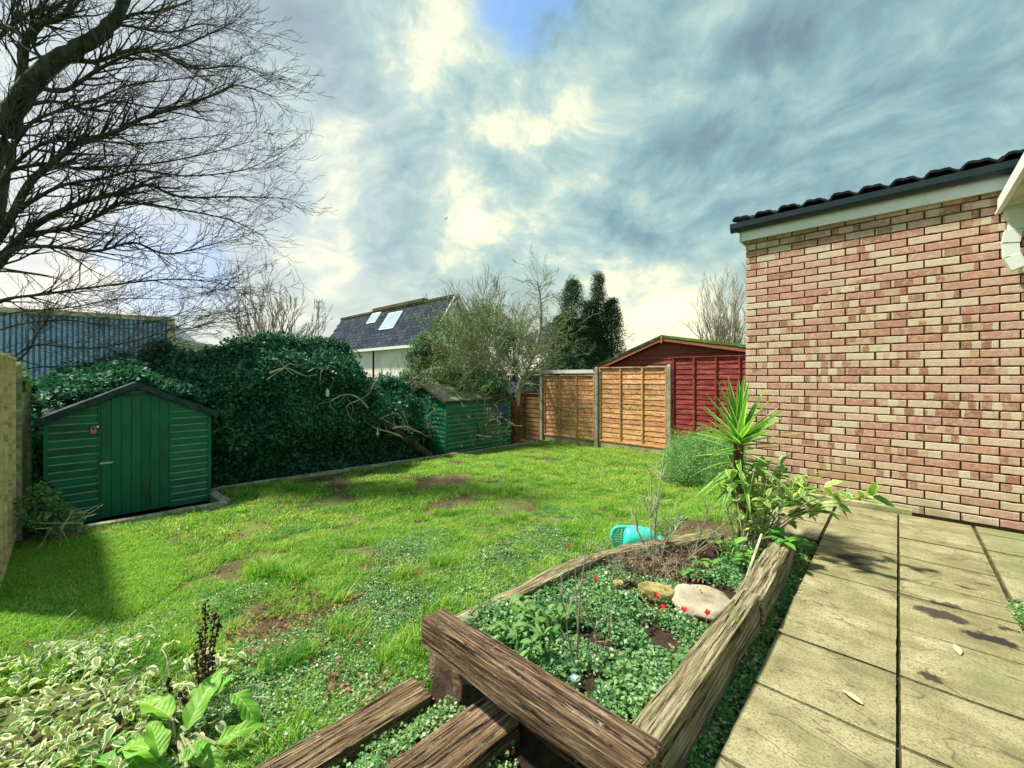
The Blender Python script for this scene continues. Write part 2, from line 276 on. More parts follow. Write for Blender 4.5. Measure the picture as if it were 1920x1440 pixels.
def slabmat():
    m = bpy.data.materials.new('riven concrete slab'); m.use_nodes = True; t = m.node_tree; g = NG(t); b = t.nodes['Principled BSDF']
    P = g.n('ShaderNodeNewGeometry').outputs['Position']; oi = g.n('ShaderNodeObjectInfo').outputs['Random']
    Ps = g.vm('ADD', g.vm('MULTIPLY', P, (1, 2.2, 1)), g.vm('MULTIPLY', (13, 17, 5), oi))
    riv = g.noise(Ps, 2.1, 9, .62, .8); fine = g.noise(P, 110, 5, .7); gr = g.noise(g.vm('MULTIPLY', P, (1, 1.6, 1)), 24, 8, .75)
    c = g.ramp(g.m('ADD', g.m('MULTIPLY', riv, .5), g.m('MULTIPLY', g.noise(P, 5, 6), .5)), [(.38, (.165, .15, .07)), (.5, (.26, .24, .12)), (.6, (.36, .33, .19))])
    c = g.mix(g.mr(fine, .48, .62, 0., .7), c, (.10, .085, .035))
    c = g.mix(g.mr(gr, .52, .66, 0., .6), c, (.115, .10, .04))
    # thin dark creases of the riven face
    cr = g.m('ABSOLUTE', g.m('SUBTRACT', g.noise(Ps, 1.3, 4, .5, .4), .5))
    c = g.mix(g.mr(cr, .007, .0, 0., .75), c, (.08, .06, .03))
    c = g.mix(g.mr(g.noise(P, 1.1, 4), .50, .68, 0., .6), c, (.15, .17, .06))
    s = g.n('ShaderNodeSeparateXYZ'); g.l(P, s.inputs[0])
    c = g.mix(g.mr(s.outputs[0], .30, .75, 0., .45), c, (.11, .17, .06))
    # dark stains with a shape of their own
    wv = g.vm('ADD', P, g.vm('MULTIPLY', g.vm('SUBTRACT', g.noise(P, 16, 6, .7, out='Color'), (.5, .5, .5)), (.16, .16, 0)))
    for (u, v, rx, ry, dk) in ((1603, 1050, .085, .07, .95), (1585, 1045, .06, .035, .8), (1765, 1152, .085, .04, .9), (1772, 1132, .05, .022, .8), (1858, 1197, .075, .032, 1), (1745, 1271, .032, .028, .9), (1812, 1101, .035, .013, .9), (1838, 1092, .03, .01, .8), (1890, 1178, .025, .02, .9), (1700, 1118, .10, .02, .4)):
        p = at_z(u, v, 0); d = g.vm('LENGTH', g.vm('MULTIPLY', g.vm('SUBTRACT', wv, (p.x, p.y, 0)), (1/rx, 1/ry, 0)))
        c = g.mix(g.mr(d, 1.6, .95, 0., dk), c, (.016, .014, .009))
    g.l(c, b.inputs['Base Color']); b.inputs['Roughness'].default_value = .8
    bb = g.n('ShaderNodeBump'); bb.inputs['Strength'].default_value = .9; bb.inputs['Distance'].default_value = .012
    h = g.m('ADD', g.m('MULTIPLY', riv, 1.), g.m('ADD', g.m('MULTIPLY', fine, .12), g.m('MULTIPLY', gr, .25)))
    g.l(h, bb.inputs['Height']); g.l(bb.outputs[0], b.inputs['Normal'])
    return m
M['slab'] = slabmat()

# ------------------------------------------------------------ builders
WL = {}
def wloc(o): return WL.get(o.name, Vector((0, 0, 0)))
class MB:
    def __init__(s): s.v = []; s.f = []
    def quadv(s, *p):
        i = len(s.v); s.v += [Vector(q) for q in p]; s.f.append(tuple(range(i, i+len(p))))
    def box(s, c, d, rz=0, rx=0, ry=0, taper=1):
        c = Vector(c); i = len(s.v); E = Euler((rx, ry, rz)).to_matrix()
        for z in (-.5, .5):
            for x, y in ((-.5, -.5), (.5, -.5), (.5, .5), (-.5, .5)):
                k = taper if z > 0 else 1
                s.v.append(c+E@Vector((x*d[0]*k, y*d[1]*k, z*d[2])))
        for q in ((0, 3, 2, 1), (4, 5, 6, 7), (0, 1, 5, 4), (1, 2, 6, 5), (2, 3, 7, 6), (3, 0, 4, 7)): s.f.append(tuple(i+k for k in q))
    def beam(s, a, b, w_, h_):
        """box between two points, w_ horizontal across, h_ vertical-ish"""
        a = Vector(a); b = Vector(b); d = (b-a).normalized(); up = Vector((0, 0, 1))
        if abs(d.z) > .98: up = Vector((1, 0, 0))
        sd_ = d.cross(up).normalized(); u = sd_.cross(d).normalized(); i = len(s.v)
        for p in (a, b):
            for x, z in ((-.5, -.5), (.5, -.5), (.5, .5), (-.5, .5)): s.v.append(p+sd_*x*w_+u*z*h_)
        for q in ((3, 2, 1, 0), (4, 5, 6, 7), (0, 1, 5, 4), (1, 2, 6, 5), (2, 3, 7, 6), (3, 0, 4, 7)): s.f.append(tuple(i+k for k in q))
    def tube(s, pts, r, n=6, cap=True):
        pts = [Vector(p) for p in pts]
        if not isinstance(r, (list, tuple)): r = [r]*len(pts)
        i0 = len(s.v); ref = Vector((.3, .2, .93))
        for k, p in enumerate(pts):
            d = (pts[min(k+1, len(pts)-1)]-pts[max(k-1, 0)])
            if d.length < 1e-7: d = Vector((0, 0, 1))
            d.normalize(); a = d.cross(ref)
            if a.length < .05: a = d.cross(Vector((1, 0, 0)))
            a.normalize(); b = d.cross(a)
            for j in range(n):
                t = 2*math.pi*j/n; s.v.append(p+(a*math.cos(t)+b*math.sin(t))*r[k])
        for k in range(len(pts)-1):
            for j in range(n):
                a = i0+k*n+j; b = i0+k*n+(j+1) % n; s.f.append((a, b, b+n, a+n))
        if cap and n > 3:
            s.f.append(tuple(i0+j for j in range(n))[::-1]); s.f.append(tuple(i0+(len(pts)-1)*n+j for j in range(n)))
    def grid(s, fn, nu, nv):
        i0 = len(s.v)
        for a in range(nu+1):
            for b in range(nv+1): s.v.append(Vector(fn(a/nu, b/nv)))
        for a in range(nu):
            for b in range(nv):
                k = i0+a*(nv+1)+b; s.f.append((k, k+nv+1, k+nv+2, k+1))
    def mesh(s, name, m, off=Vector((0, 0, 0)), smooth=False):
        me = bpy.data.meshes.new(name); me.from_pydata([v-off for v in s.v], [], s.f); me.materials.append(m)
        if smooth: me.shade_smooth()
        return me
def link(name, data, parent=None, loc=None, rot=None):
    o = bpy.data.objects.new(name, data); C.objects.link(o)
    if parent is not None: o.parent = parent
    base = wloc(parent) if parent is not None else Vector((0, 0, 0))
    W = Vector(loc) if loc is not None else base.copy()
    o.location = W-base; WL[o.name] = W
    if rot is not None: o.rotation_euler = rot
    return o
def tag(o, label=None, cat=None, group=None, kind=None):
    if label: o['label'] = label
    if cat: o['category'] = cat
    if group: o['group'] = group
    if kind: o['kind'] = kind
    return o
def thing(name, loc, label, cat, group=None):
    return tag(link(name, None, None, loc), label, cat, group)
def part(name, mb, m, parent, smooth=False, kind=None, label=None):
    """mb in world coordinates; origin at the parent's"""
    off = wloc(parent) if parent is not None else Vector((0, 0, 0))
    o = link(name, mb.mesh(name, m, off, smooth), parent, off)
    if kind: o['kind'] = kind
    if label: o['label'] = label
    return o
def single(name, mb, m, base, label, cat, group=None, smooth=False):
    base = Vector(base); o = link(name, mb.mesh(name, m, base, smooth), None, base); return tag(o, label, cat, group)
def piece(name, me, parent, loc, rot=None): return link(name, me, parent, loc, rot)
def bevelbox(name, d, m, bev=.004):
    """low poly box with chamfered front edges, centred"""
    import bmesh
    bm = bmesh.new(); bmesh.ops.create_cube(bm, size=1); bmesh.ops.scale(bm, vec=d, verts=bm.verts)
    bmesh.ops.bevel(bm, geom=list(bm.edges), offset=bev, segments=1, affect='EDGES')
    me = bpy.data.meshes.new(name); bm.to_mesh(me); bm.free(); me.materials.append(m); return me

def np_mesh(name, V, Fq, m, rnd=None, luv=None, smooth=False):
    me = bpy.data.meshes.new(name); k = Fq.shape[1]
    me.vertices.add(len(V)); me.vertices.foreach_set('co', V.astype(np.float32).ravel())
    me.loops.add(Fq.size); me.loops.foreach_set('vertex_index', Fq.astype(np.int32).ravel())
    me.polygons.add(len(Fq)); me.polygons.foreach_set('loop_start', np.arange(0, Fq.size, k, dtype=np.int32))
    me.update(calc_edges=True); me.materials.append(m)
    if rnd is not None:
        a = me.attributes.new('rnd', 'FLOAT', 'POINT'); a.data.foreach_set('value', rnd.astype(np.float32))
    if luv is not None:
        a = me.attributes.new('luv', 'FLOAT_VECTOR', 'POINT'); a.data.foreach_set('vector', luv.astype(np.float32).ravel())
    if smooth: me.shade_smooth()
    return me
def unit(a): return a/np.maximum(np.linalg.norm(a, axis=1, keepdims=True), 1e-9)
def leafcloud(P, Nn, L, W, jitter=.6, droop=0.0):
    """diamond leaves, folded on the midrib. P positions, Nn facing normals, L length, W width"""
    n = len(P); nr = unit(Nn+rng.normal(0, jitter, (n, 3))); t = rng.normal(0, 1, (n, 3)); t[:, 2] -= droop
    d = unit(t-nr*(t*nr).sum(1, keepdims=True)); sdv = np.cross(nr, d)
    L = np.broadcast_to(L, (n,))[:, None]*rng.uniform(.7, 1.3, (n, 1)); W = np.broadcast_to(W, (n,))[:, None]*rng.uniform(.7, 1.3, (n, 1))
    a = P-d*L*.5; b = P+sdv*W*.5-nr*W*.12; c_ = P+d*L*.5-nr*L*.08; e = P-sdv*W*.5-nr*W*.12
    V = np.stack([a, b, c_, e], 1).reshape(-1, 3); Fq = np.arange(4*n).reshape(-1, 4)
    rn = np.repeat(rng.random(n), 4)
    return V, Fq, rn
def gn_scatter(name, pts, rots, scl, clumps, parent=None, off=Vector((0, 0, 0))):
    """instances of small plant clumps on points, as one object"""
    n = len(pts); me = bpy.data.meshes.new(name); me.vertices.add(n); me.vertices.foreach_set('co', (np.asarray(pts)-np.array(off)).astype(np.float32).ravel())
    a = me.attributes.new('rot', 'FLOAT_VECTOR', 'POINT'); a.data.foreach_set('vector', np.asarray(rots).astype(np.float32).ravel())
    a = me.attributes.new('scl', 'FLOAT', 'POINT'); a.data.foreach_set('value', np.asarray(scl).astype(np.float32))
    a = me.attributes.new('idx', 'INT', 'POINT'); a.data.foreach_set('value', rng.integers(0, len(clumps), n).astype(np.int32))
    o = link(name, me, parent, off)
    col_ = bpy.data.collections.new(name+'_sources')
    for i, c_ in enumerate(clumps):
        col_.objects.link(bpy.data.objects.new('clump', c_))
    t = bpy.data.node_groups.new(name+'_scatter', 'GeometryNodeTree')
    t.interface.new_socket('Geometry', in_out='INPUT', socket_type='NodeSocketGeometry'); t.interface.new_socket('Geometry', in_out='OUTPUT', socket_type='NodeSocketGeometry')
    N = t.nodes.new; gi = N('NodeGroupInput'); go = N('NodeGroupOutput'); ip = N('GeometryNodeInstanceOnPoints'); ci = N('GeometryNodeCollectionInfo')
    ci.inputs['Collection'].default_value = col_; ci.inputs['Separate Children'].default_value = True; ci.inputs['Reset Children'].default_value = True
    L = t.links.new; L(gi.outputs[0], ip.inputs['Points']); L(ci.outputs[0], ip.inputs['Instance']); ip.inputs['Pick Instance'].default_value = True
    for nm, ty, sk in (('rot', 'FLOAT_VECTOR', 'Rotation'), ('scl', 'FLOAT', 'Scale'), ('idx', 'INT', 'Instance Index')):
        q = N('GeometryNodeInputNamedAttribute'); q.data_type = ty; q.inputs['Name'].default_value = nm; L(q.outputs['Attribute'], ip.inputs[sk])
    L(ip.outputs[0], go.inputs[0])
    md = o.modifiers.new('scatter', 'NODES'); md.node_group = t
    return o
def grass_clump(nb, rad, h, wd, m, lean=.5):
    base = np.zeros((nb, 3)); a = rng.uniform(0, 6.283, nb); r = rad*np.sqrt(rng.random(nb)); base[:, 0] = r*np.cos(a); base[:, 1] = r*np.sin(a)
    hh = h*rng.uniform(.45, 1.2, nb); la = rng.uniform(0, 6.283, nb); lm = rng.uniform(.1, 1, nb)*lean*hh*1.6
    dv = np.stack([np.cos(la)*lm, np.sin(la)*lm, 0*la], 1); sdv = np.stack([-np.sin(la), np.cos(la), 0*la], 1)*(wd*rng.uniform(.6, 1.3, nb))[:, None]*.5
    up = np.zeros((nb, 3)); up[:, 2] = hh
    tw = rng.normal(0, .3, (nb, 3)); tw[:, 2] = 0; sdv = sdv+tw*wd*.4
    p0 = base-sdv; p1 = base+sdv; m0 = base+up*.6+dv*.35; p2 = m0+sdv*.8; p3 = m0-sdv*.8; tip = base+up*.92+dv; t2 = tip+sdv*.12; t3 = tip-sdv*.12
    V = np.stack([p0, p1, p2, p3, t2, t3], 1).reshape(-1, 3); k = np.arange(nb)[:, None]*6
    Fq = np.concatenate([k+np.array([[0, 1, 2, 3]]), k+np.array([[3, 2, 4, 5]])], 0)
    rn = np.repeat(rng.random(nb), 6)
    return np_mesh('grass_clump', V, Fq, m, rn)
def leaf_clump(n, rad, flat, L, W, m, jitter=.7, nz=1.0, droop=0, hollow=False):
    P = rng.normal(0, 1, (n, 3)); P = unit(P)*(rad*rng.random((n, 1))**(1/3 if not hollow else .15)); P[:, 2] *= flat; P[:, 2] += rad*flat*.6
    V, Fq, rn = leafcloud(P, np.tile([0, 0, nz], (n, 1)), L, W, jitter, droop); return np_mesh('leaf_clump', V, Fq, m, rn)
def normal_rots(Nn):
    out = []
    for n in Nn:
        q = Vector(n).to_track_quat('Z', 'Y') @ Quaternion((0, 0, 1), random.uniform(0, 6.28)); e = q.to_euler(); out.append((e.x, e.y, e.z))
    return np.array(out)

def fbm(x, y, s=1., o=0.): return mnoise.noise(Vector((x*s+o, y*s-o, o*.7)))
def tree_tubes(mb_big, mb_twig, start, d, length, r, depth_, maxd, spread=.6, grav=.0, up=.0, kids=(4, 6), ratio=.62, wig=.18, seg=5, rmin=.003, twig_r=.012, bias=None):
    """recursive branches"""
    pts = [Vector(start)]; rr = [r]; p = Vector(start); dd = Vector(d).normalized(); st = []
    for k in range(seg):
        dd = (dd+Vector((random.gauss(0, wig), random.gauss(0, wig), random.gauss(0, wig)+up-grav))+(bias*.06 if bias else Vector((0, 0, 0)))).normalized()
        p = p+dd*length/seg; pts.append(p.copy()); rr.append(max(rmin, r*(1-.75*(k+1)/seg))); st.append((p.copy(), dd.copy(), rr[-1]))
    (mb_big if r > twig_r else mb_twig).tube(pts, rr, 7 if r > .05 else (4 if r > twig_r else 3), cap=False)
    if depth_ >= maxd: return
    nk = random.randint(*kids)
    for j in range(nk):
        q, qd, qr = st[min(len(st)-1, int((.15+.85*(j+random.random()*.8)/nk)*len(st)))]
        ax = qd.orthogonal().normalized(); ax = Quaternion(qd, random.uniform(0, 6.283)) @ ax
        nd = (qd*math.cos(spread*random.uniform(.6, 1.3))+ax*math.sin(spread*random.uniform(.6, 1.3))).normalized()
        tree_tubes(mb_big, mb_twig, q, nd, length*ratio*random.uniform(.6, 1.15), max(rmin, min(qr*.75, r*.55)), depth_+1, maxd, spread, grav, up, kids, ratio, wig, max(3, seg-1), rmin, twig_r, bias)
def smoothline(pts, n=4):
    out = []
    P = [Vector(p) for p in pts]
    for i in range(len(P)-1):
        p0 = P[max(i-1, 0)]; p1 = P[i]; p2 = P[i+1]; p3 = P[min(i+2, len(P)-1)]
        for k in range(n):
            t = k/n; out.append(.5*((2*p1)+(p2-p0)*t+(2*p0-5*p1+4*p2-p3)*t*t+(3*p1-p0-3*p2+p3)*t**3))
    return out+[P[-1]]

# ------------------------------------------------------------ terrain
BED = [(-1.66, 1.2), (-.6, 1.2), (-.6, 3.45), (-1.0, 3.62), (-1.5, 2.5)]
def inpoly(x, y, P):
    c = False; j = len(P)-1
    for i in range(len(P)):
        if (P[i][1] > y) != (P[j][1] > y) and x < (P[j][0]-P[i][0])*(y-P[i][1])/(P[j][1]-P[i][1])+P[i][0]: c = not c
        j = i
    return c
def ss(a, b, x): t = min(1, max(0, (x-a)/(b-a))); return t*t*(3-2*t)
def ground_z(x, y):
    z = lawn_z(x, y)+.025*fbm(x, y, 1.1)+.008*fbm(x, y, 5)
    if inpoly(x, y, BED): return -.06+.03*fbm(x, y, 3)+.03*ss(2.6, 1.4, y)
    if y < 1.2 and x > -1.9:
        t = -.13 if x > -1.30 else -.13-.13*ss(-1.35, -1.5, x)
        z = z+(t-z)*ss(-1.85, -1.7, x)
    if x > -.62: z = -.05+.012*fbm(x, y, 6)
    elif y > 3.3: z = z+(-.07-z)*ss(-2.3, -1.2, x)*ss(3.2, 4.0, y)
    if x < -7.42: z = -.62-.02*(y-5)*.5+.04*fbm(x, y, 2)
    if y < 1.42 and x < -6.42: z = -.50+.02*fbm(x, y, 4)
    return z
def terrain():
    xs = np.concatenate([np.arange(-14, -8, .4), np.arange(-8, -2.5, .09), np.arange(-2.5, .01, .035), np.arange(.05, 4.1, .25)])
    ys = np.concatenate([np.arange(-4, -.8, .3), np.arange(-.8, 4, .045), np.arange(4, 10.2, .09), np.arange(10.4, 14, .5)])
    V = np.array([(x, y, ground_z(x, y)) for x in xs for y in ys]); ny = len(ys)
    Fq = np.array([(i*ny+j, (i+1)*ny+j, (i+1)*ny+j+1, i*ny+j+1) for i in range(len(xs)-1) for j in range(ny-1)])
    me = np_mesh('lawn', V, Fq, M['soil'], smooth=True); me.materials.append(M['bare'])
    cx = V[Fq].mean(1); mi = ((cx[:, 0] < -7.42) | ((cx[:, 1] < 1.42) & (cx[:, 0] < -6.42)) | (cx[:, 0] > -.62) | (cx[:, 1] < -.33))
    mi |= np.array([inpoly(a, b, BED) or (b < 1.2 and a > -1.75) for a, b in cx[:, :2]])
    me.polygons.foreach_set('material_index', mi.astype(np.int32))
    tag(link('lawn', me), kind='structure')
terrain()
mb = MB(); mb.quadv((-400, -400, -1.02), (400, -400, -1.02), (400, 400, -1.02), (-400, 400, -1.02))
tag(part('ground', mb, mat('distant ground', [(.05, .09, .03), (.10, .13, .05)], .3, coord='World'), None), kind='structure')

# ------------------------------------------------------------ patio
pat = tag(link('patio', None, None, (0, 4, 0)), kind='structure')
mb = MB(); mb.box((1.81, 2.6, -.034), (4.48, 5.2, .03)); mb.box((-.67, 4.6, -.034), (.45, 1.3, .03))
part('bedding', mb, mat('mossy joint sand', [(.02, .015, .008), (.05, .045, .02), (.06, .09, .02)], 14, rough=1, coord='World'), pat)
def slab(x0, x1, y0, y1):
    gap = .006; mb = MB(); cx, cy = (x0+x1)/2, (y0+y1)/2; hx, hy = (x1-x0)/2-gap, (y1-y0)/2-gap; n = 14; dz = random.uniform(-.004, .004)
    def top(a, b):
        x = (a*2-1)*hx; y = (b*2-1)*hy; e = 1 if (a in (0, 1) or b in (0, 1)) else 0
        if a in (0, 1): x -= math.copysign(.0045*abs(fbm(cx+x, cy+y, 23)), x)
        if b in (0, 1): y -= math.copysign(.0045*abs(fbm(cx+x, cy+y, 27)), y)
        return Vector((x, y, .0035*fbm((cx+x)*1, (cy+y)*2.5, 5)-.004*e+dz))
    mb.grid(top, n, n)
    t = [Vector((sx*hx, sy*hy, -.008)) for sx, sy in ((-1, -1), (1, -1), (1, 1), (-1, 1))]; b = [q+Vector((0, 0, -.035)) for q in t]
    for i in range(4): mb.quadv(b[i], b[(i+1) % 4], t[(i+1) % 4]+Vector((0, 0, .004)), t[i]+Vector((0, 0, .004)))
    piece('paving_slab', mb.mesh('paving_slab', M['slab'], smooth=False), pat, (cx, cy, 0), (0, 0, random.uniform(-.002, .002)))
yr = [.13, .58, 1.03, 1.48, 1.93, 2.38, 2.84, 3.29, 3.53, 3.98, 4.43, 4.88, 5.20]
for a, b in zip(yr[:-1], yr[1:]): slab(-.44, 0, a, b); slab(0, .455, a, b)
for a, b in zip([3.62, 4.08, 4.54, 4.99], [4.08, 4.54, 4.99, 5.20]):
    for x in (.455, .905, 1.355, 1.805): slab(x+.01, x+.455, a, b)
for a, b in zip([3.95, 4.40, 4.85], [4.40, 4.85, 5.2]): slab(-.90, -.45, a, b)
mb = MB(); mb.box((-.56, 5.245, .005), (1.3, .07, .07)); single('edging_board', mb, M['gravelboard'], (-.56, 5.245, 0), 'mossy timber board lying along the foot of the brick wall', 'board')

# ------------------------------------------------------------ brick extension
WX, WY = -1.285, 5.34
ext = thing('brick_building', (WX+2, WY+1, 0), 'single storey brick extension with black gutter and white fascia beside the patio', 'building')
mb = MB(); mb.box((1.36, 7.4, 1.36), (5.27, 4.09, 2.98)); part('wall', mb, M['mortar'], ext)
bk = bevelbox('brick', (.215, .016, .065), M['brick'], .004); hk = bevelbox('brick', (.1025, .016, .065), M['brick'], .004)
def rough_brick(name, L, k):
    rs = random.Random(k); mb = MB(); n = 6
    xs_ = [-L/2+L*i/n for i in range(n+1)]; y0 = -.008
    top = [.0325-.0015*rs.random()-(.004*rs.random() if rs.random() < .25 else 0) for _ in xs_]; bot = [-.0325+.0015*rs.random()+(.004*rs.random() if rs.random() < .25 else 0) for _ in xs_]
    xs_[0] += .002*rs.random(); xs_[-1] -= .002*rs.random()
    for i, x in enumerate(xs_):
        e = .003 if 0 < i < n else .005; yy = y0+.0012*rs.random()
        mb.v += [Vector((x, .008, bot[i])), Vector((x, yy+e, bot[i])), Vector((x, yy, bot[i]+.004)), Vector((x, yy, top[i]-.004)), Vector((x, yy+e, top[i])), Vector((x, .008, top[i]))]
    for i in range(n):
        for j in range(5): a = i*6+j; mb.f.append((a, a+6, a+7, a+1))
    mb.f.append((0, 1, 2, 3, 4, 5)); mb.f.append(tuple(n*6+j for j in (5, 4, 3, 2, 1, 0)))
    return mb.mesh(name, M['brick'])
bks = [rough_brick('brick', .215, k) for k in range(9)]; hks = [rough_brick('brick', .1025, k+50) for k in range(4)]
vis = []
for r_ in range(-1, 37):
    z = .06+.075*r_+.0325+.005
    x = WX
    if r_ % 2: vis.append((x+.05125, z, 1)); x += .1125
    while x < 3.6: vis.append((x+.1075, z, 0)); x += .225
def area(b):
    p = Vector((b[0], WY, b[1])); Y = depth(p); X = cT*p.x+sT*p.y; u = 960+F*X/Y; v = HZ-(p.z-EYE)/Y*F
    if u > 1915 or v < 270: return 0
    return (.5 if b[2] else 1)/Y**3
vis.sort(key=area, reverse=True)
rest = MB()
for i, (x, z, h) in enumerate(vis):
    pr = WY-.003+random.uniform(-.0015, .0015)
    if i < 300: piece('brick', random.choice(hks) if h else random.choice(bks), ext, (x+random.uniform(-.0015, .0015), pr, z+random.uniform(-.001, .001)), (0, 0, random.gauss(0, .004)))
    else:
        src_ = random.choice(hks if h else bks); i0_ = len(rest.v); rest.v += [q.co+Vector((x, pr, z)) for q in src_.vertices]; rest.f += [tuple(i0_+j for j in q.vertices) for q in src_.polygons]
part('brickwork', rest, M['brick'], ext, kind='stuff')
mb = MB(); mb.box((1.2, 5.295, 2.895), (5.05, .02, .19)); mb.box((WX-.045, 5.42, 2.895), (.02, .27, .19)); part('fascia', mb, M['white'], ext)
mb = MB(); mb.box((1.2, 5.318, 2.815), (5.0, .025, .02)); part('soffit', mb, M['soffit'], ext)
mb = MB()
GA = [(5.284, 3.0), (5.281, 2.945), (5.268, 2.912), (5.248, 2.898), (5.228, 2.912), (5.214, 2.945), (5.21, 3.0)]
for (y0, z0), (y1, z1) in zip(GA[:-1], GA[1:]): mb.quadv((-1.42, y0, z0), (-1.42, y1, z1), (3.7, y1, z1), (3.7, y0, z0))
mb.v += [Vector((-1.42, y, z)) for y, z in GA]; mb.f.append(tuple(range(len(mb.v)-7, len(mb.v)))); part('gutter', mb, M['gutter'], ext, smooth=False)
# wavy pantiles, eaves course and three courses up
def pantile():
    mb = MB(); W_ = .235
    prof = lambda a: .019*math.sin(a*2*math.pi-.6)+.012*math.sin(a*4*math.pi)
    def top(a, b): return Vector((a*W_-W_/2, b*.36, .03+prof(a)+b*0))
    mb.grid(top, 8, 1); i = len(mb.v)
    def fr(a, b): return Vector((a*W_-W_/2, 0, .03+prof(a)-.022*b))
    mb.grid(fr, 8, 1)
    def un(a, b): return Vector((a*W_-W_/2, b*.36, .008+prof(a)))
    mb.grid(lambda a, b: un(1-a, b), 8, 1)
    return mb.mesh('roof_tile', M['tile'])
pt = pantile(); pitch = R(15)
for c_ in range(5):
    for k in range(16):
        piece('roof_tile', pt, ext, (-1.40+.12+k*.225, 5.225+c_*.30*math.cos(pitch), 3.030+c_*.30*math.sin(pitch)+random.uniform(-.003, .003)), (pitch-.03, 0, random.gauss(0, .006)))
mb = MB(); mb.quadv((-1.38, 5.24, 2.99), (3.7, 5.24, 2.99), (3.7, 9, 3.9), (-1.38, 9, 3.9)); mb.quadv((-1.38, 5.24, 2.9), (-1.38, 9, 3.8), (-1.38, 9, 3.9), (-1.38, 5.24, 2.99)); part('roof_deck', mb, M['tile'], ext)

# main house: eaves coming towards the viewer at the right edge, with the offset bends of a downpipe
hs = thing('house_eaves', (.62, 5.0, 2.6), 'white plastic eaves and rainwater pipe end of the main house at the right edge', 'building')
mb = MB(); mb.box((.615, 4.15, 2.665), (.02, 2.3, .12)); part('fascia', mb, M['white'], hs)
mb = MB(); mb.box((1.05, 4.15, 2.622), (.85, 2.3, .012)); part('soffit', mb, M['soffit'], hs)
mb = MB()
for k in range(5):
    x = .59+.012*k
mb.beam((.598, 3.0, 2.607), (.598, 5.29, 2.607), .014, .02); part('drip_trim', mb, M['white'], hs)
mb = MB(); mb.box((1.35, 4.15, 2.76), (1.4, 2.3, .06)); part('roof_edge', mb, M['tile'], hs)
mb = MB()
px, py = .80, 5.22
for (z, s_) in ((2.60, .125), (2.57, .14), (2.545, .125)): mb.box((px-.1, py, z), (s_, s_, .03))
for i, (a, b) in enumerate([((px-.105, py, 2.53), (px-.105, py, 2.43)), ((px-.12, py, 2.43), (px-.135, py, 2.33)), ((px-.135, py, 2.33), (px-.13, py, 2.22)), ((px-.13, py, 2.22), (px-.09, py, 2.12)), ((px-.08, py, 2.13), (px+.05, py+.02, 2.14))]):
    mb.beam(a, b, .085+.008*(i % 2), .085+.008*(i % 2))
part('downpipe', mb, M['white'], hs)
mb = MB(); mb.beam((px+.05, py+.02, 2.14), (px+.3, py+.02, 2.10), .07, .07); part('pipe_arm', mb, M['white'], hs)

# ------------------------------------------------------------ fences
def waney_board(L, h, m, seed):
    """lapped board, wavy lower edge, along local x"""
    mb = MB(); n = 14; rs = random.Random(seed); ph = rs.uniform(0, 50)
    lo = [h*.5*(-1)-.012*mnoise.noise(Vector((i*.55, ph, 0)))-.012 for i in range(n+1)]
    for i in range(n+1):
        x = -L/2+L*i/n
        for (y, z) in ((-.014, lo[i]), (.0, lo[i]), (.008, h/2), (.002, h/2)): mb.v.append(Vector((x, y, z)))
    for i in range(n):
        a = i*4; b = a+4
        for k in range(4): mb.f.append((a+k, b+k, b+(k+1) % 4, a+(k+1) % 4))
    mb.f += [(3, 2, 1, 0), (n*4, n*4+1, n*4+2, n*4+3)]
    return mb.mesh('board', m)
def fence_panel(p0, p1, z0, z1, m, face, nb, battens, label, board_bottom=None, group='wooden fence panels around the garden', battm=None, gm=None):
    """panel between p0 and p1 (xy), boards' face towards 'face' (unit xy)"""
    p0 = Vector((*p0, 0)); p1 = Vector((*p1, 0)); d = (p1-p0); L = d.length; d.normalize(); c_ = (p0+p1)/2; fv = Vector((*face, 0)); rz = math.atan2(d.y, d.x)
    if (Euler((0, 0, rz)).to_matrix() @ Vector((0, -1, 0))).dot(fv) < 0: rz += math.pi
    t = thing('fence_panel', (c_.x, c_.y, z0), label, 'fence panel', group)
    H = z1-z0; h = H/nb; ms = [waney_board(L, h+.02, m, k+int(L*1000)) for k in range(5)]
    for k in range(nb):
        piece('board', ms[k % 5], t, (c_.x, c_.y, z0+h*(k+.5)+random.uniform(-.004, .004)), (random.gauss(0, .01), random.gauss(0, .004), rz))
    bm_ = battm or m
    for k in range(battens+1):
        q = p0+d*(.02+(L-.04)*k/battens); mb = MB(); mb.box((q.x+fv.x*.026, q.y+fv.y*.026, (z0+z1)/2), (.032, .022, H), rz); part('batten', mb, bm_, t)
    mb = MB(); mb.box((c_.x+fv.x*.01, c_.y+fv.y*.01, z1+.014), (L, .06, .024), rz); part('capping_rail', mb, bm_, t)
    mb = MB(); mb.box((c_.x+fv.x*.024, c_.y+fv.y*.024, z0-.004), (L, .03, .035), rz); part('bottom_rail', mb, bm_, t)
    if board_bottom is not None:
        mb = MB(); mb.box((c_.x, c_.y, (z0-.025+board_bottom)/2), (L, .045, z0-.025-board_bottom), rz); part('gravel_board', mb, gm or M['gravelboard'], t)
    return t
fence_panel((-9.35, 9.3), (-7.52, 9.3), -.55, .74, M['brownfence'], (0, -1), 10, 3, 'low dark brown fence panel in the far corner behind the apple trunk', -.8)
fence_panel((-7.38, 9.3), (-5.72, 9.3), -.38, 1.27, M['orange'], (0, -1), 14, 3, 'lower orange waney lap fence panel left of the middle concrete post', -.75)
fence_panel((-5.58, 9.3), (-3.84, 9.3), -.36, 1.46, M['orange'], (0, -1), 15, 3, 'taller orange waney lap fence panel directly left of the dark red panel', -.75)
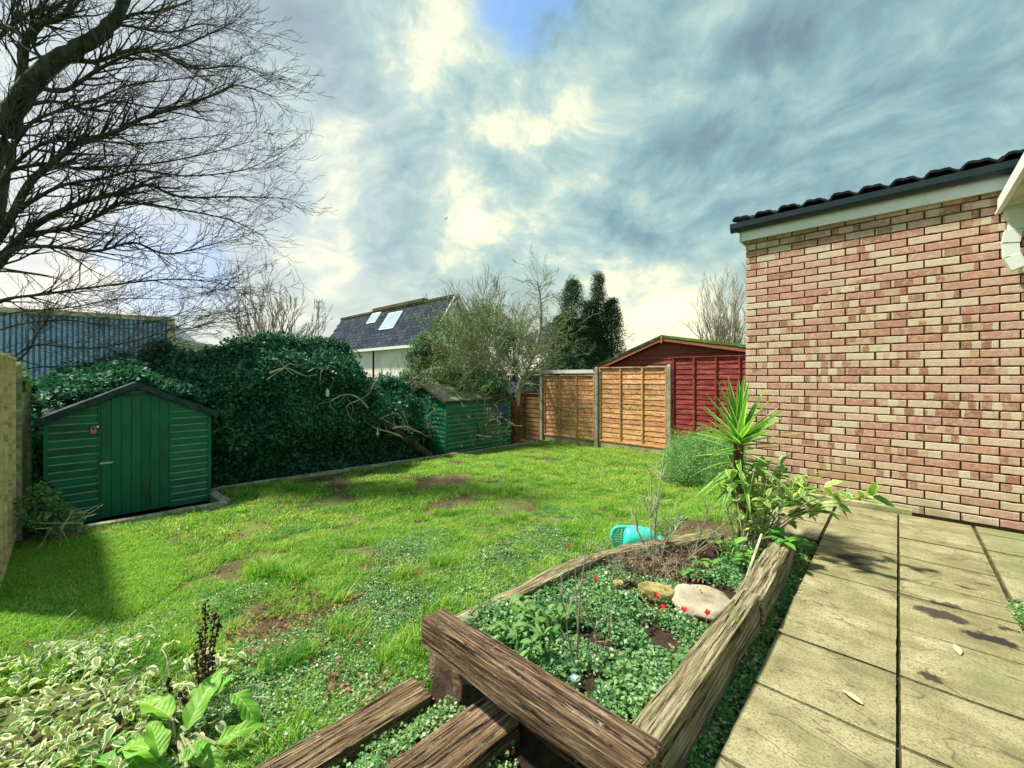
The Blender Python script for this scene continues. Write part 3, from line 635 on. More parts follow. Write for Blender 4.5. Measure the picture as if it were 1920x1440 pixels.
fence_panel((-3.70, 9.28), (-1.88, 9.28), -.10, 1.66, M['red'], (0, -1), 16, 4, 'dark red stained fence panel meeting the brick extension', -.5)
def post(x, y, z0, z1, label, m='conc', w_=.085, nm='concrete_post', grp='concrete fence posts at the back fence'):
    mb = MB(); mb.box((x, y, (z0+z1-.03)/2), (w_, w_, z1-z0-.03)); i = len(mb.v); mb.box((x, y, z1-.015), (w_, w_, .03), taper=.6)
    return single(nm, mb, M[m], (x, y, z0), label, 'fence post', grp)
post(-7.45, 9.27, -.8, 1.31, 'concrete fence post at the left end of the lower orange panel')
post(-5.65, 9.27, -.8, 1.49, 'concrete fence post between the two orange panels')
post(-3.77, 9.25, -.8, 1.52, 'grey concrete fence post between the orange panel and the dark red panel')
# left boundary: pale panels seen at a grazing angle
fence_panel((-6.40, -.36), (-4.62, -.36), -.33, 1.41, M['palefence'], (0, 1), 11, 4, 'nearer pale sunlit fence panel at the left edge', -.6)
fence_panel((-8.30, -.36), (-6.55, -.36), -.40, 1.20, M['palefence'], (0, 1), 11, 3, 'lower pale fence panel just left of the front green shed', -.6)
post(-4.56, -.36, -.8, 1.5, 'pale wooden post at the extreme left edge of the photo', 'palefence', .09, 'wooden_post', 'wooden posts of the left fence')
post(-6.475, -.34, -.8, 1.40, 'mossy wooden post between the two pale left fence panels', 'kerb', .10, 'wooden_post', 'wooden posts of the left fence')
post(-8.38, -.34, -.8, 1.25, 'wooden post beside the left eave of the front shed', 'kerb', .09, 'wooden_post', 'wooden posts of the left fence')

# ------------------------------------------------------------ kerb timbers (edge of the lawn)
def timber(name, a, b, w_, h_, m, label, cat, group=None, rough=.008, n=40, worn=.5, roll=0):
    """old timber between two points of its TOP centre line"""
    a = Vector(a); b = Vector(b); d = b-a; L = d.length; mb = MB(); cs = 9; sd_ = random.uniform(0, 99)
    prof = []
    for k in range(cs): prof.append((-.5+k/cs, .5))
    for k in range(cs): prof.append((.5, .5-k/cs))
    for k in range(cs): prof.append((.5-k/cs, -.5))
    for k in range(cs): prof.append((-.5, -.5+k/cs))
    m_ = len(prof)
    for i in range(n+1):
        x = L*i/n; e = 1-(.10 if i in (0, n) else 0)
        for (py_, pz) in prof:
            rr = 1-.05*max(0, abs(py_)+abs(pz)-.82)/.18; y = py_*w_*rr*e; z = pz*h_*rr*e
            q = Vector((x*2.2, y*14, z*14+sd_)); dn = mnoise.noise(q)*rough+mnoise.noise(q*2.3)*rough*.5+mnoise.noise(Vector((x*1.5, y*45, sd_+z*45)))*rough*.5
            y += (py_*2)*dn; z += (pz*2)*dn+(mnoise.noise(Vector((x*1.3, sd_, 0)))*rough*1.2*worn if pz > 0 else 0)
            mb.v.append(Vector((x+mnoise.noise(Vector((y*40, z*40, sd_)))*.012*(1 if i in (0, n) else 0), y, z-h_/2)))
    for i in range(n):
        for k in range(m_): mb.f.append((i*m_+k, i*m_+(k+1) % m_, (i+1)*m_+(k+1) % m_, (i+1)*m_+k))
    mb.f.append(tuple(range(m_))[::-1][::-1]); mb.f.append(tuple(n*m_+k for k in range(m_))[::-1])
    me = mb.mesh(name, m, smooth=False)
    bpyo = link(name, me, None, a, (roll, -math.asin(d.z/L), math.atan2(d.y, d.x)))
    # outward faces
    me.flip_normals() if False else None
    return tag(bpyo, label, cat, group)
kg = 'timber edging boards between lawn and hedge'
timber('edging_board', (-7.38, 1.50, -.385), (-7.38, 6.9, -.50), .07, .16, M['kerb'], 'long pale timber edging between the lawn and the ivy hedge', 'edging', kg, .006, 60)
timber('edging_board', (-7.40, 6.95, -.50), (-7.40, 9.2, -.53), .08, .20, M['kerb'], 'timber edging below the rear green shed by the apple trunk', 'edging', kg, .006, 20)
timber('edging_board', (-6.32, -.05, -.325), (-6.32, 1.42, -.345), .10, .15, M['kerb'], 'timber edging in front of the front green shed', 'edging', kg, .008, 20)
timber('edging_board', (-6.38, 1.42, -.35), (-7.34, 1.42, -.37), .11, .14, M['kerb'], 'short timber edging returning beside the corner of the front shed', 'edging', kg, .008, 20)

# ------------------------------------------------------------ sheds
def shed(base, x_f, y0, y1, depth_, zb, ze, za, door, label, front='x', nboards=14):
    """apex shed with its gable towards +x (front='x')"""
    t = thing('garden_shed', base, label, 'shed', 'green painted timber sheds')
    ym = (y0+y1)/2
    def topz(y): return ze+(za-ze)*(1-abs(y-ym)/((y1-y0)/2))
    mb = MB(); xb = x_f-depth_
    # carcass
    pts = [(y0, zb), (y1, zb), (y1, ze), (ym, za), (y0, ze)]
    f_ = [Vector((x_f-.02, y, z)) for y, z in pts]; b_ = [Vector((xb, y, z)) for y, z in pts]
    mb.quadv(*f_); mb.quadv(*b_[::-1])
    for i in range(5): mb.quadv(f_[i], b_[i], b_[(i+1) % 5], f_[(i+1) % 5])
    part('carcass', mb, M['shed'], t)
    bh = (ze-zb)/nboards*1.0; zz = zb; k = 0
    d0, d1, dzb, dzt = door
    while zz < za-.03:
        zt = zz+bh
        # shiplap: each board's lower lip stands proud
        segs = []
        def lim(z):  # y extents at height z inside gable
            if z <= ze: return y0, y1
            f = (z-ze)/(za-ze); return y0+(ym-y0)*f, y1-(y1-ym)*f
        a, b = lim(zz); at, bt = lim(min(zt, za-.001))
        spans = [(a, b, at, bt)]
        if zz < dzt-.02: spans = [(a, d0-.003, at, d0-.003), (d1+.003, b, d1+.003, bt)]
        for (s0, s1, t0, t1) in spans:
            if s1-s0 < .05 or t1-t0 < .01: continue
            mb = MB(); lip = .016
            zc_ = zt-.017; c0 = s0+(t0-s0)*.86; c1 = s1+(t1-s1)*.86
            P_ = [(x_f+lip, s0, zz), (x_f+lip, s1, zz), (x_f+lip, c1, zc_), (x_f+lip, c0, zc_)]
            mb.quadv(P_[3], P_[2], (x_f+.001, t1, zt), (x_f+.001, t0, zt))
            mb.quadv(*P_); mb.quadv((x_f-.005, s0, zz), (x_f-.005, s1, zz), P_[1], P_[0]); mb.quadv((x_f-.01, s0, zz), P_[0], P_[3], (x_f-.01, t0, zt)); mb.quadv(P_[1], (x_f-.01, s1, zz), (x_f-.01, t1, zt), P_[2])
            bo = part('board', mb, M['shed'], t); bo.data.materials.append(M['worn']); bo.data.polygons[0].material_index = 1  # cove face gets the pale colour that imitates caught sky light
        zz = zt; k += 1
    # door of vertical planks
    dr = link('door', None, t, (x_f+.02, d0, dzb))
    nb = 7
    for i in range(nb):
        a = d0+(d1-d0)*i/nb; b = d0+(d1-d0)*(i+1)/nb
        pz = min(dzt, topz((a+b)/2)-.05); mb = MB(); mb.box((x_f+.022, (a+b)/2, (dzb+pz)/2), (.016, b-a-.004, pz-dzb)); part('plank', mb, M['shed'], dr)
    mb = MB(); mb.box((x_f+.018, (d0+d1)/2, dzt+.012), (.03, d1-d0+.02, .022)); part('door_head', mb, M['shed'], t)
    for q in (d0-.012, d1+.012):
        mb = MB(); mb.box((x_f+.019, q, (dzb+min(dzt, topz(q)-.06))/2), (.02, .018, min(dzt, topz(q)-.06)-dzb)); part('door_frame', mb, M['shed'], t)
    for hz_ in (.18, .80):
        mb = MB(); zz_ = dzb+(dzt-dzb)*hz_; mb.box((x_f+.034, d1-.09, zz_), (.006, .20, .028)); mb.box((x_f+.034, d1+.015, zz_), (.008, .03, .07)); part('hinge', mb, M['shed'], dr)
    mb = MB(); mb.beam((x_f+.045, d0-.01, (dzb+dzt)/2-.06), (x_f+.045, d0+.10, (dzb+dzt)/2-.06), .012, .018); part('bolt', mb, M['metal'], dr)
    # corner posts
    for q in (y0, y1):
        mb = MB(); mb.box((x_f+.014, q, (zb+ze)/2), (.03, .035, ze-zb)); part('corner_post', mb, M['shed'], t)
    # sides
    for q, sg in ((y0, -1), (y1, 1)):
        z_ = zb
        mb = MB()
        while z_ < ze-.01:
            mb.quadv((x_f-.02, q+sg*.02, z_), (xb, q+sg*.02, z_), (xb, q+sg*.004, z_+bh), (x_f-.02, q+sg*.004, z_+bh)); mb.quadv((x_f-.02, q, z_), (xb, q, z_), (xb, q+sg*.02, z_), (x_f-.02, q+sg*.02, z_)); z_ += bh
        part('side_cladding', mb, M['shed'], t)
    # felt roof with a ragged folded edge over the barge boards
    for sg in (-1, 1):
        ye = ym+sg*((y1-y0)/2+.07); zl = topz(y0)-.055; mb = MB(); n = 14
        def rf(a, b): 
            y = ym+(ye-ym)*b; z = za+.045+(zl+.03-za-.045)*b; x = x_f+.075-(depth_+.15)*a
            return Vector((x, y, z+.006*fbm(x*3, y*3, 3)))
        mb.grid(rf, 8, n); 
        def fr(a, b):
            y = ym+(ye-ym)*b; z = za+.045+(zl+.03-za-.045)*b; return Vector((x_f+.075+.006*a, y, z-a*(.075+.02*fbm(y, sg, 9))+.006*fbm((x_f+.075)*3, y*3, 3)))
        mb.grid(fr, 1, n); part('roof_felt', mb, M['felt'], t)
        mb = MB(); mb.beam((x_f+.055, ym, za-.005), (x_f+.055, ye, zl-.02), .02, .07); part('barge_board', mb, M['felt'], t)
    return t
s1 = shed((-7.7, .7, -.5), -7.0, -.14, 1.37, 1.9, -.46, .80, 1.14, (.30, .93, -.44, .99), 'green timber shed with a closed plank door at the left, near the pale fence', nboards=14)
# padlock hanging on the hasp
mb = MB(); mb.box((-6.955, .235, .60), (.02, .05, .045)); pl = part('padlock', mb, M['pink'], s1)
mb = MB(); mb.tube([(-6.955, .22, .62), (-6.955, .22, .655), (-6.955, .245, .665), (-6.955, .252, .62)], .005, 5); part('shackle', mb, M['metal'], pl)
mb = MB(); mb.box((-6.955, .272, .655), (.015, .02, .03)); part('hasp', mb, M['metal'], s1)
# rear shed: gable with door faces -y, long boarded side faces +x. Built turned, by hand
def shed2():
    X1 = -7.62; X0 = -9.25; Y0 = 5.98; Y1 = 8.15; zb = -.60; ze = .72; za = 1.02; xm = (X0+X1)/2
    t = thing('garden_shed', (xm, (Y0+Y1)/2, zb), 'smaller green timber shed half hidden under the apple branches at the back', 'shed', 'green painted timber sheds')
    mb = MB(); pts = [(X0, zb), (X1, zb), (X1, ze), (xm, za), (X0, ze)]; f_ = [Vector((x, Y0+.02, z)) for x, z in pts]; b_ = [Vector((x, Y1, z)) for x, z in pts]
    mb.quadv(*f_[::-1]); mb.quadv(*b_)
    for i in range(5): mb.quadv(b_[i], f_[i], f_[(i+1) % 5], b_[(i+1) % 5])
    part('carcass', mb, M['shed'], t); bh = .105; z = zb
    while z < ze-.02:
        zt = min(z+bh, ze); mb = MB(); a = (X1+.018, Y0, z); b = (X1+.018, Y1, z); c_ = (X1+.004, Y1, zt-.002); d = (X1+.004, Y0, zt-.002)
        c_ = (X1+.018, Y1, zt-.017); d = (X1+.018, Y0, zt-.017); mb.quadv(d, c_, (X1+.002, Y1, zt), (X1+.002, Y0, zt)); mb.quadv(a, b, c_, d); mb.quadv((X1-.01, Y0, z), (X1-.01, Y1, z), b, a); bo = part('board', mb, M['shed'], t); bo.data.materials.append(M['worn']); bo.data.polygons[0].material_index = 1  # top cove painted pale, as if catching the sky
        x0 = -8.17; mb = MB(); mb.quadv((x0, Y0-.018, z), (X1, Y0-.018, z), (X1, Y0-.004, zt-.002), (x0, Y0-.004, zt-.002)); mb.quadv((x0, Y0+.02, z), (X1, Y0+.02, z), (X1, Y0-.018, z), (x0, Y0-.018, z)); part('board', mb, M['shed'], t)
        z += bh
    dr = link('door', None, t, (-8.5, Y0-.02, zb))
    for i in range(6):
        mb = MB(); mb.box((-8.86+.12*i+.06, Y0-.022, (zb+.86)/2), (.116, .016, .86-zb-.02)); part('plank', mb, M['shed'], dr)
    mb = MB(); mb.box((X1+.014, Y0-.01, (zb+ze)/2), (.04, .05, ze-zb)); part('corner_post', mb, M['shed'], t)
    mb = MB(); mb.box((X1+.012, 7.72, .30), (.03, .62, .50)); part('shadow_panel', mb, M['navy'], t)  # dark panel stands in for a shadow on the shed side
    for sg in (-1, 1):
        mb = MB(); xe = xm+sg*((X1-X0)/2+.08)
        mb.grid(lambda a, b: Vector((xm+(xe-xm)*b, Y0-.1+(Y1-Y0+.2)*a, za+.04+(ze-.03-za-.04)*b+.01*fbm(a*4, b*4, 2))), 10, 6)
        mb.grid(lambda a, b: Vector((xe, Y0-.1+(Y1-Y0+.2)*a, ze-.03-.06*b)), 10, 1)
        mb.grid(lambda a, b: Vector((xm+(xe-xm)*b, Y0-.1, za+.04+(ze-.03-za-.04)*b-.07*a)), 1, 6)
        part('roof_felt', mb, M['mossfelt'], t)
shed2()
mb = MB(); mb.box((-6.22, -.02, -.26), (.16, .17, .27), .1); single('concrete_block', mb, M['conc'], (-6.22, -.02, -.39), 'upright concrete block at the left front corner of the front shed', 'block')
mb = MB(); mb.tube(smoothline([at_x(80, 900, -6.8), at_x(100, 915, -6.7), at_x(112, 935, -6.7), at_x(113, 965, -6.7)], 5), .012, 6); single('hose', mb, M['black'], at_x(113, 965, -6.7), 'dark curved hose end leaning on the front of the left shed', 'hose')

# ------------------------------------------------------------ foreground sleepers
sg_ = 'old timber sleepers of the raised bed and steps'
timber('sleeper', (-1.53, 1.120, .20), (-.50, 1.120, .20), .12, .13, M['sleeper'], 'weathered brown sleeper lying across the front end of the raised bed', 'sleeper', sg_, .007, 110)
timber('sleeper', (-.565, 1.20, .165), (-.550, 2.35, .17), .095, .24, M['sleeper_moss'], 'pale mossy sleeper on the patio side of the bed, the nearer piece with the split', 'sleeper', sg_, .007, 110, worn=1)
timber('sleeper', (-.555, 2.36, .15), (-.58, 3.42, .13), .125, .24, M['sleeper_moss'], 'darker far sleeper on the patio side of the bed under the yucca', 'sleeper', sg_, .012, 90, worn=1)
timber('sleeper', (-1.66, 1.22, .0), (-1.56, 2.48, .015), .10, .26, M['sleeper_moss'], 'worn sleeper on the lawn side of the raised bed', 'sleeper', sg_, .018, 60, worn=1.2)
timber('sleeper', (-1.55, 2.46, .02), (-1.06, 3.60, .01), .09, .24, M['sleeper_moss'], 'back sleeper of the raised bed next to the turquoise can', 'sleeper', sg_, .018, 50, worn=1.2)
timber('sleeper', (-1.49, 1.25, -.06), (-.62, 1.25, -.06), .10, .20, M['sleeper'], 'shaded lower sleeper hidden beneath the one across the bed end', 'sleeper', sg_, .01, 40)
timber('sleeper', (-1.69, .2, -.20), (-1.64, 1.15, -.20), .17, .14, M['sleeper'], 'leftmost step sleeper leading up to the raised bed', 'sleeper', sg_, .007, 90)
timber('sleeper', (-1.18, .25, -.05), (-1.14, 1.18, -.05), .20, .14, M['sleeper'], 'middle step sleeper below the front of the raised bed', 'sleeper', sg_, .007, 90)
timber('sleeper', (-.72, .3, .02), (-.70, 1.05, .02), .16, .16, M['sleeper'], 'step sleeper at the bottom edge nearest the patio, mostly out of frame', 'sleeper', sg_, .012, 50)

# ------------------------------------------------------------ background buildings
def far_house():
    t = thing('house', (-20.8, 12.4, -1), 'far bungalow with grey tiled roof and two skylights above the ivy hedge', 'house')
    X0, X1, Y0, Ym, Y1, ze, za = -26.7, -15.0, 10.95, 12.4, 13.9, 2.70, 4.98
    mb = MB(); mb.box(((X0+X1)/2, (Y0+Y1)/2+.1, 1.95), (X1-X0-.4, Y1-Y0-.2, 1.5)); part('wall', mb, M['render'], t)
    mb = MB(); mb.box(((X0+X1)/2, (Y0+Y1)/2+.1, .1), (X1-X0-.3, Y1-Y0-.1, 2.2)); part('brick_base', mb, M['redbrick_far'], t)
    mb = MB(); mb.quadv((X1-.2, Y0+.1, ze), (X1-.2, Y1-.1, ze), (X1-.2, Ym, za-.1)); mb.quadv((X0+.2, Y1-.1, ze), (X0+.2, Y0+.1, ze), (X0+.2, Ym, za-.1)); part('gable', mb, M['render'], t)
    mb = MB(); mb.quadv((X0, Y0, ze-.02), (X1, Y0, ze-.02), (X1, Ym, za-.02), (X0, Ym, za-.02)); mb.quadv((X1, Y1, ze), (X0, Y1, ze), (X0, Ym, za), (X1, Ym, za)); rf = part('roof', mb, M['roofslate'], t)
    sl_ = Vector((0, Ym-Y0, za-ze)); L = sl_.length; ang = math.atan2(za-ze, Ym-Y0); nr = 13; nc = 23
    tw = (X1-X0)/nc; tm = MB(); tm.box((0, 0, 0), (tw-.03, L/nr*1.15, .035)); me = tm.mesh('roof_tile', M['roofslate'])
    for r_ in range(nr):
        for c_ in range(nc):
            p = Vector((X0+tw*(c_+.5)+(tw/2 if r_ % 2 else 0)*.5-.0, Y0, ze))+sl_*((r_+.5)/nr)+Vector((0, -.02, .02))
            piece('roof_tile', me, rf, p, (ang-.05, 0, 0))
    for (u, v, w_, h_) in ((703, 598, .85, .6), (735, 603, 1.25, 1.0)):
        r = ray(u, v); # intersect with roof plane
        nrm = Vector((0, -(za-ze), (Ym-Y0))).normalized(); p0 = Vector((X0, Y0, ze)); s = (p0-Vector((0, 0, EYE))).dot(nrm)/r.dot(nrm); p = r*s+Vector((0, 0, EYE))+nrm*.07
        mb = MB(); mb.box(p, (w_+.14, h_+.14, .08), 0, ang); fr = part('skylight', mb, M['white'], t)
        mb = MB(); mb.box(p+nrm*.045, (w_, h_, .02), 0, ang); part('pane', mb, M['glass'], fr)
    mb = MB(); mb.beam((X0, Y0-.08, ze-.05), (X1, Y0-.08, ze-.05), .1, .13); part('gutter', mb, M['white'], t)
    mb = MB(); mb.beam((X1+.03, Y0-.05, ze-.05), (X1+.03, Ym, za+.0), .06, .26); mb.beam((X1+.03, Ym, za+.0), (X1+.03, Y1, ze-.05), .06, .26); part('barge_board', mb, M['white'], t)
    mb = MB(); mb.beam((X0, Ym, za+.03), (X1, Ym, za+.03), .25, .12); mb.beam((-22.5, Ym, za+.14), (-17.5, Ym, za+.14), .3, .16); part('ridge', mb, mat('mossy ridge tile', [(.05, .055, .025), (.10, .11, .04)], 2, coord='World'), t)
    mb = MB(); mb.tube([(-19.9, Y0-.06, ze-.1), (-19.9, Y0-.06, 0)], .05, 6); part('drainpipe', mb, M['black'], t)
far_house()
t = thing('house', (at_Y(1015, 690, 22)), 'small white rendered house with grey gable seen between the apple tree and conifers', 'house')
a = at_Y(985, 640, 22); b = at_Y(1033, 640, 20.5); dv = (b-a); dv.z = 0; dp = Vector((-dv.y, dv.x, 0)).normalized()*4; zt = 3.1
mb = MB(); q = [Vector((a.x, a.y, -1)), Vector((b.x, b.y, -1)), Vector((b.x, b.y, -1))+dp, Vector((a.x, a.y, -1))+dp]; up = Vector((0, 0, zt+1))
for i in range(4): mb.quadv(q[i], q[(i+1) % 4], q[(i+1) % 4]+up, q[i]+up)
part('wall', mb, M['render'], t)
mb = MB(); e = [k+up for k in q]; r0 = (e[0]+e[3])/2+Vector((0, 0, 1.2)); r1 = (e[1]+e[2])/2+Vector((0, 0, 1.2)); ov = dv.normalized()*.25; dn = dp.normalized()*.3
mb.quadv(e[0]-ov-dn, e[1]+ov-dn, r1+ov, r0-ov); mb.quadv(e[2]+ov+dn, e[3]-ov+dn, r0-ov, r1+ov); mb.quadv(e[1], e[2], r1); mb.quadv(e[3], e[0], r0); part('roof', mb, M['roofslate'], t)

# flat roofed garage with white edge, tarpaulin covered side
t = thing('garage', at_y(1020, 700, 10.6), 'low dark outbuilding with a white flat roof edge behind the fence corner', 'outbuilding')
a = at_y(915, 700, 10.6); b = at_y(1116, 700, 10.6)
mb = MB(); mb.box(((a.x+b.x)/2, 12.0, .2), (b.x-a.x-.1, 2.8, 2.2)); part('wall', mb, M['navy'], t)
mb = MB(); mb.box(((a.x+b.x)/2, 12.0, 1.40), (b.x-a.x+.15, 3.1, .11)); part('roof', mb, M['white'], t)
mb = MB(); mb.grid(lambda u_, v_: Vector((a.x+(b.x-a.x)*u_, 10.55-.06*fbm(u_*9, v_*3, 4), 1.3-1.5*v_)), 30, 10); part('tarpaulin', mb, M['navy'], t, smooth=True)

# red cabin
t = thing('cabin', (-4.3, 11.5, -.6), 'red boarded cabin with a mossy gable roof behind the red and orange fences', 'cabin')
gy = 10.2; zl = 1.50; xl, xm_, xr = -6.10, -4.29, -1.95; za = 2.22; zr = 1.80
mb = MB(); mb.quadv((xl, gy+.02, -.6), (xr, gy+.02, -.6), (xr, gy+.02, zr-.1), (xm_, gy+.02, za-.1), (xl, gy+.02, zl-.1)); mb.box(((xl+xr)/2, 12, .4), (xr-xl-.02, 3.5, 2)); part('wall', mb, M['cabin'], t)
z = .6
while z < za-.12:
    zt = z+.12
    def xlim(z_): 
        a = xl if z_ < zl else xl+(xm_-xl)*(z_-zl)/(za-zl); b = xr if z_ < zr else xr+(xm_-xr)*(z_-zr)/(za-zr); return a, b
    a0, b0 = xlim(z+.1); mb = MB()
    if b0-a0 > .2:
        a1, b1 = xlim(zt+.1); mb.quadv((a0, gy-.018, z), (b0, gy-.018, z), (b1, gy, zt-.003), (a1, gy, zt-.003)); mb.quadv((a0, gy+.01, z), (b0, gy+.01, z), (b0, gy-.018, z), (a0, gy-.018, z)); part('board', mb, M['cabin'], t)
    z = zt
mb = MB(); mb.beam((xl-.15, gy-.13, zl-.07), (xm_, gy-.13, za-.02), .03, .13); part('barge_board', mb, M['barge'], t)
mb = MB(); mb.beam((xm_, gy-.13, za-.02), (xr+.15, gy-.13, zr-.07), .03, .13); part('barge_board', mb, M['barge'], t)
mb = MB(); mb.box((xm_, gy-.155, za-.04), (.05, .02, .2)); part('finial', mb, M['barge'], t)
for (x0, z0, mm) in ((xl-.17, zl, 'mossfelt'), (xr+.17, zr, 'mossroof')):
    mb = MB(); mb.grid(lambda u_, v_: Vector((xm_+(x0-xm_)*u_, gy-.16+4*v_, za+.06+(z0-za-.03)*u_+.02*fbm(u_*20, v_*20, 3))), 24, 10); mb.grid(lambda u_, v_: Vector((xm_+(x0-xm_)*u_, gy-.16, za+.06+(z0-za-.03)*u_+.02*fbm(u_*20, 0, 3)-.06*v_)), 24, 1); part('roof', mb, M[mm], t)
mb = MB(); a = at_y(1215, 688, 9.9); b = at_y(1258, 688, 9.9); mb.beam(a, b, .05, .05); mb.beam(b, b+Vector((0, 0, -.35)), .05, .05); single('white_pipe', mb, M['white'], b, 'white plastic pipe elbow showing above the orange panel beside the red fence', 'pipe')

# warehouses with ribbed cladding
def warehouse(u0, v0, Y0, u1, v1, Y1, m, name, label, pitch_, trimw=.5):
    a = at_Y(u0, v0, Y0); b = at_Y(u1, v1, Y1); zt = a.z; b.z = zt; d = b-a; L = d.length; d.normalize(); nrm = Vector((d.y, -d.x, 0)); 
    if nrm.dot(-a) < 0: nrm = -nrm
    t = thing(name, (a.x, a.y, -1), label, 'warehouse'); mb = MB()
    mb.quadv((a.x, a.y, -1), (b.x, b.y, -1), b, a)
    c_ = b-nrm*25; e = a-nrm*25
    mb.quadv((b.x, b.y, -1), (c_.x, c_.y, -1), c_, b); mb.quadv(a, b, c_, e); part('wall', mb, m, t)
    mb = MB(); n = int(L/pitch_)
    for k in range(n):
        p = a+d*(k+.5)*pitch_; q = p+nrm*.09; w_ = pitch_*.14
        lo = Vector((0, 0, -zt-1))
        mb.quadv(p-d*w_*1.6, q-d*w_*.8, q-d*w_*.8+lo, p-d*w_*1.6+lo); mb.quadv(q-d*w_*.8, q+d*w_*.8, q+d*w_*.8+lo, q-d*w_*.8+lo); mb.quadv(q+d*w_*.8, p+d*w_*1.6, p+d*w_*1.6+lo, q+d*w_*.8+lo)
    part('ribs', mb, M['seam'] if m is M['clad'] else m, t, kind='stuff')
    mb = MB(); mb.beam(a+nrm*.12, b+nrm*.12, .3, .35); part('eaves_trim', mb, M['trim'], t)
    mb = MB(); mb.beam((b.x, b.y, -1), b+Vector((0, 0, .1)), .5, .5); part('corner_trim', mb, M['trim'], t)
warehouse(-700, 540, 22.4, 320, 596, 34.9, M['clad'], 'warehouse', 'large blue grey ribbed metal warehouse behind the big bare tree', .29)
warehouse(300, 635, 36, 430, 657, 50, M['clad2'], 'warehouse', 'lower pale green metal warehouse wing right of the blue one', .9)

def antenna():
    Y = 16; p = at_Y(597, 655, Y); q = at_Y(597, 565, Y); r_ = ray(700, 600); right = Vector((cT, sT, 0))
    t = thing('tv_antenna', p, 'tall thin television aerial standing left of the far grey roof', 'aerial')
    mb = MB(); mb.tube([Vector((p.x, p.y, .8)), q], .022, 5); mb.tube([Vector((p.x, p.y, 1.3)), Vector((p.x, p.y, 2.1))-right*.22, q-Vector((0, 0, .35))-right*.02], .018, 4); part('mast', mb, M['metal'], t)
    mb = MB()
    for dz, hw in ((-.02, .14), (-.22, .14)):
        mb.beam(q+Vector((0, 0, dz))-right*hw, q+Vector((0, 0, dz))+right*hw, .02, .02)
        for k in (-1, -.4, .4, 1): mb.beam(q+Vector((0, 0, dz-.11))+right*hw*k, q+Vector((0, 0, dz+.11))+right*hw*k, .014, .014)
    part('aerial_elements', mb, M['black'], t)
antenna()

# ------------------------------------------------------------ vegetation: hedge
ivyc = [leaf_clump(58, .17, .6, sz_, sz_*.82, M['ivy'], .85) for sz_ in (.045, .052, .058, .068, .05)]
HT = [(-2.0, .95), (-.22, 1.06), (.42, 1.28), (.95, 1.58), (1.7, 1.55), (1.93, 1.68), (2.5, 1.86), (3.45, 1.90), (3.9, 1.76), (4.15, 1.35), (4.4, 1.02), (5.4, 1.02), (6.2, 1.1), (7.0, .8)]
def htop(y):
    for (a, za), (b, zb) in zip(HT[:-1], HT[1:]):
        if a <= y <= b: return za+(zb-za)*(y-a)/(b-a)+.10*mnoise.noise(Vector((y*2.1, 3, 1)))+.06*mnoise.noise(Vector((y*6, 5, 1)))-.03
    return HT[0][1] if y < HT[0][0] else HT[-1][1]
def hfront(y, z):
    """x of the hedge face: overhanging above, thinner below"""
    x = -7.82+.24*fbm(y, z, 1.3, 3)+.14*fbm(y, z, 3.1, 8)
    x -= .28*ss(.5, -.2, z)
    if y < 1.6: x = x-.15-.5*ss(1.6, 1.0, y)*1.0 - .5*ss(1.0, .6, y)
    if y > 5.3: x -= .3+1.3*ss(5.3, 5.9, y)
    t_ = htop(y); x -= .55*ss(t_-.55, t_+.02, z)**1.5
    return x
hedge = thing('ivy_hedge', (-8.4, 3.2, -.7), 'tall dense dark ivy hedge behind the lawn between the two green sheds', 'hedge')
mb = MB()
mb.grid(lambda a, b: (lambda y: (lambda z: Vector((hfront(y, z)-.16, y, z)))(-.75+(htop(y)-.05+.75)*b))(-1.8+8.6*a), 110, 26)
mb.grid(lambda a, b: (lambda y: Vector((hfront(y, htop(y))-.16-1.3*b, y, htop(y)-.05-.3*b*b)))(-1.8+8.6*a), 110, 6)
part('interior', mb, M['ivycore'], hedge)  # dark inner shell added to block light through the leaves
P_ = []; N_ = []
for i in range(9000):
    y = random.uniform(-1.2, 6.6)
    if random.random() < .74:
        z = random.uniform(-.62, htop(y)+.02); x = hfront(y, z)+random.uniform(-.10, .05); nn_ = Vector((1, 0, .35))
    else:
        b = random.random()**1.5; z = htop(y)-.3*b*b+random.uniform(-.06, .05+.10*max(0, fbm(y, b, 4, 2))*2); x = hfront(y, htop(y))-1.3*b+.05; nn_ = Vector((.4, 0, 1))
    if x > -7.0-2.05 and x < -6.9 and -.16 < y < 1.42 and z < 1.2: continue
    P_.append((x, y, z-.05)); N_.append(nn_+Vector((random.gauss(0, .35), random.gauss(0, .35), random.gauss(0, .3))))
for i in range(70):   # stray shoots standing off the face and top
    y = random.uniform(-.5, 5.2); top_ = random.random() < .55; z = htop(y) if top_ else random.uniform(0, htop(y)); x = hfront(y, z); d = Vector((random.uniform(.2, 1) if not top_ else random.uniform(-.5, .4), random.gauss(0, .5), 1 if top_ else random.uniform(-.6, .4))).normalized()
    for k in range(random.randint(2, 4)): P_.append((x+d.x*.08*k, y+d.y*.08*k, z+d.z*.08*k-.05)); N_.append(d+Vector((.6, 0, .4)))
# loose ivy sprawling over the shed roof
for i in range(420):
    y = random.uniform(-.1, 1.35); x = -7.25-random.random()*1.7; z = (1.14+.05 if True else 0)-.34*abs(y-.615)/.75
    if random.random() < ss(-7.15, -7.7, x)*.9: P_.append((x, y, z+random.uniform(-.02, .05+.18*ss(-7.5, -8.6, x)))); N_.append(Vector((.2, 0, 1)))
sc = rng.uniform(.7, 1.25, len(P_))
gn_scatter('foliage', np.array(P_), normal_rots(N_), sc, ivyc, hedge, wloc(hedge))['kind'] = 'stuff'
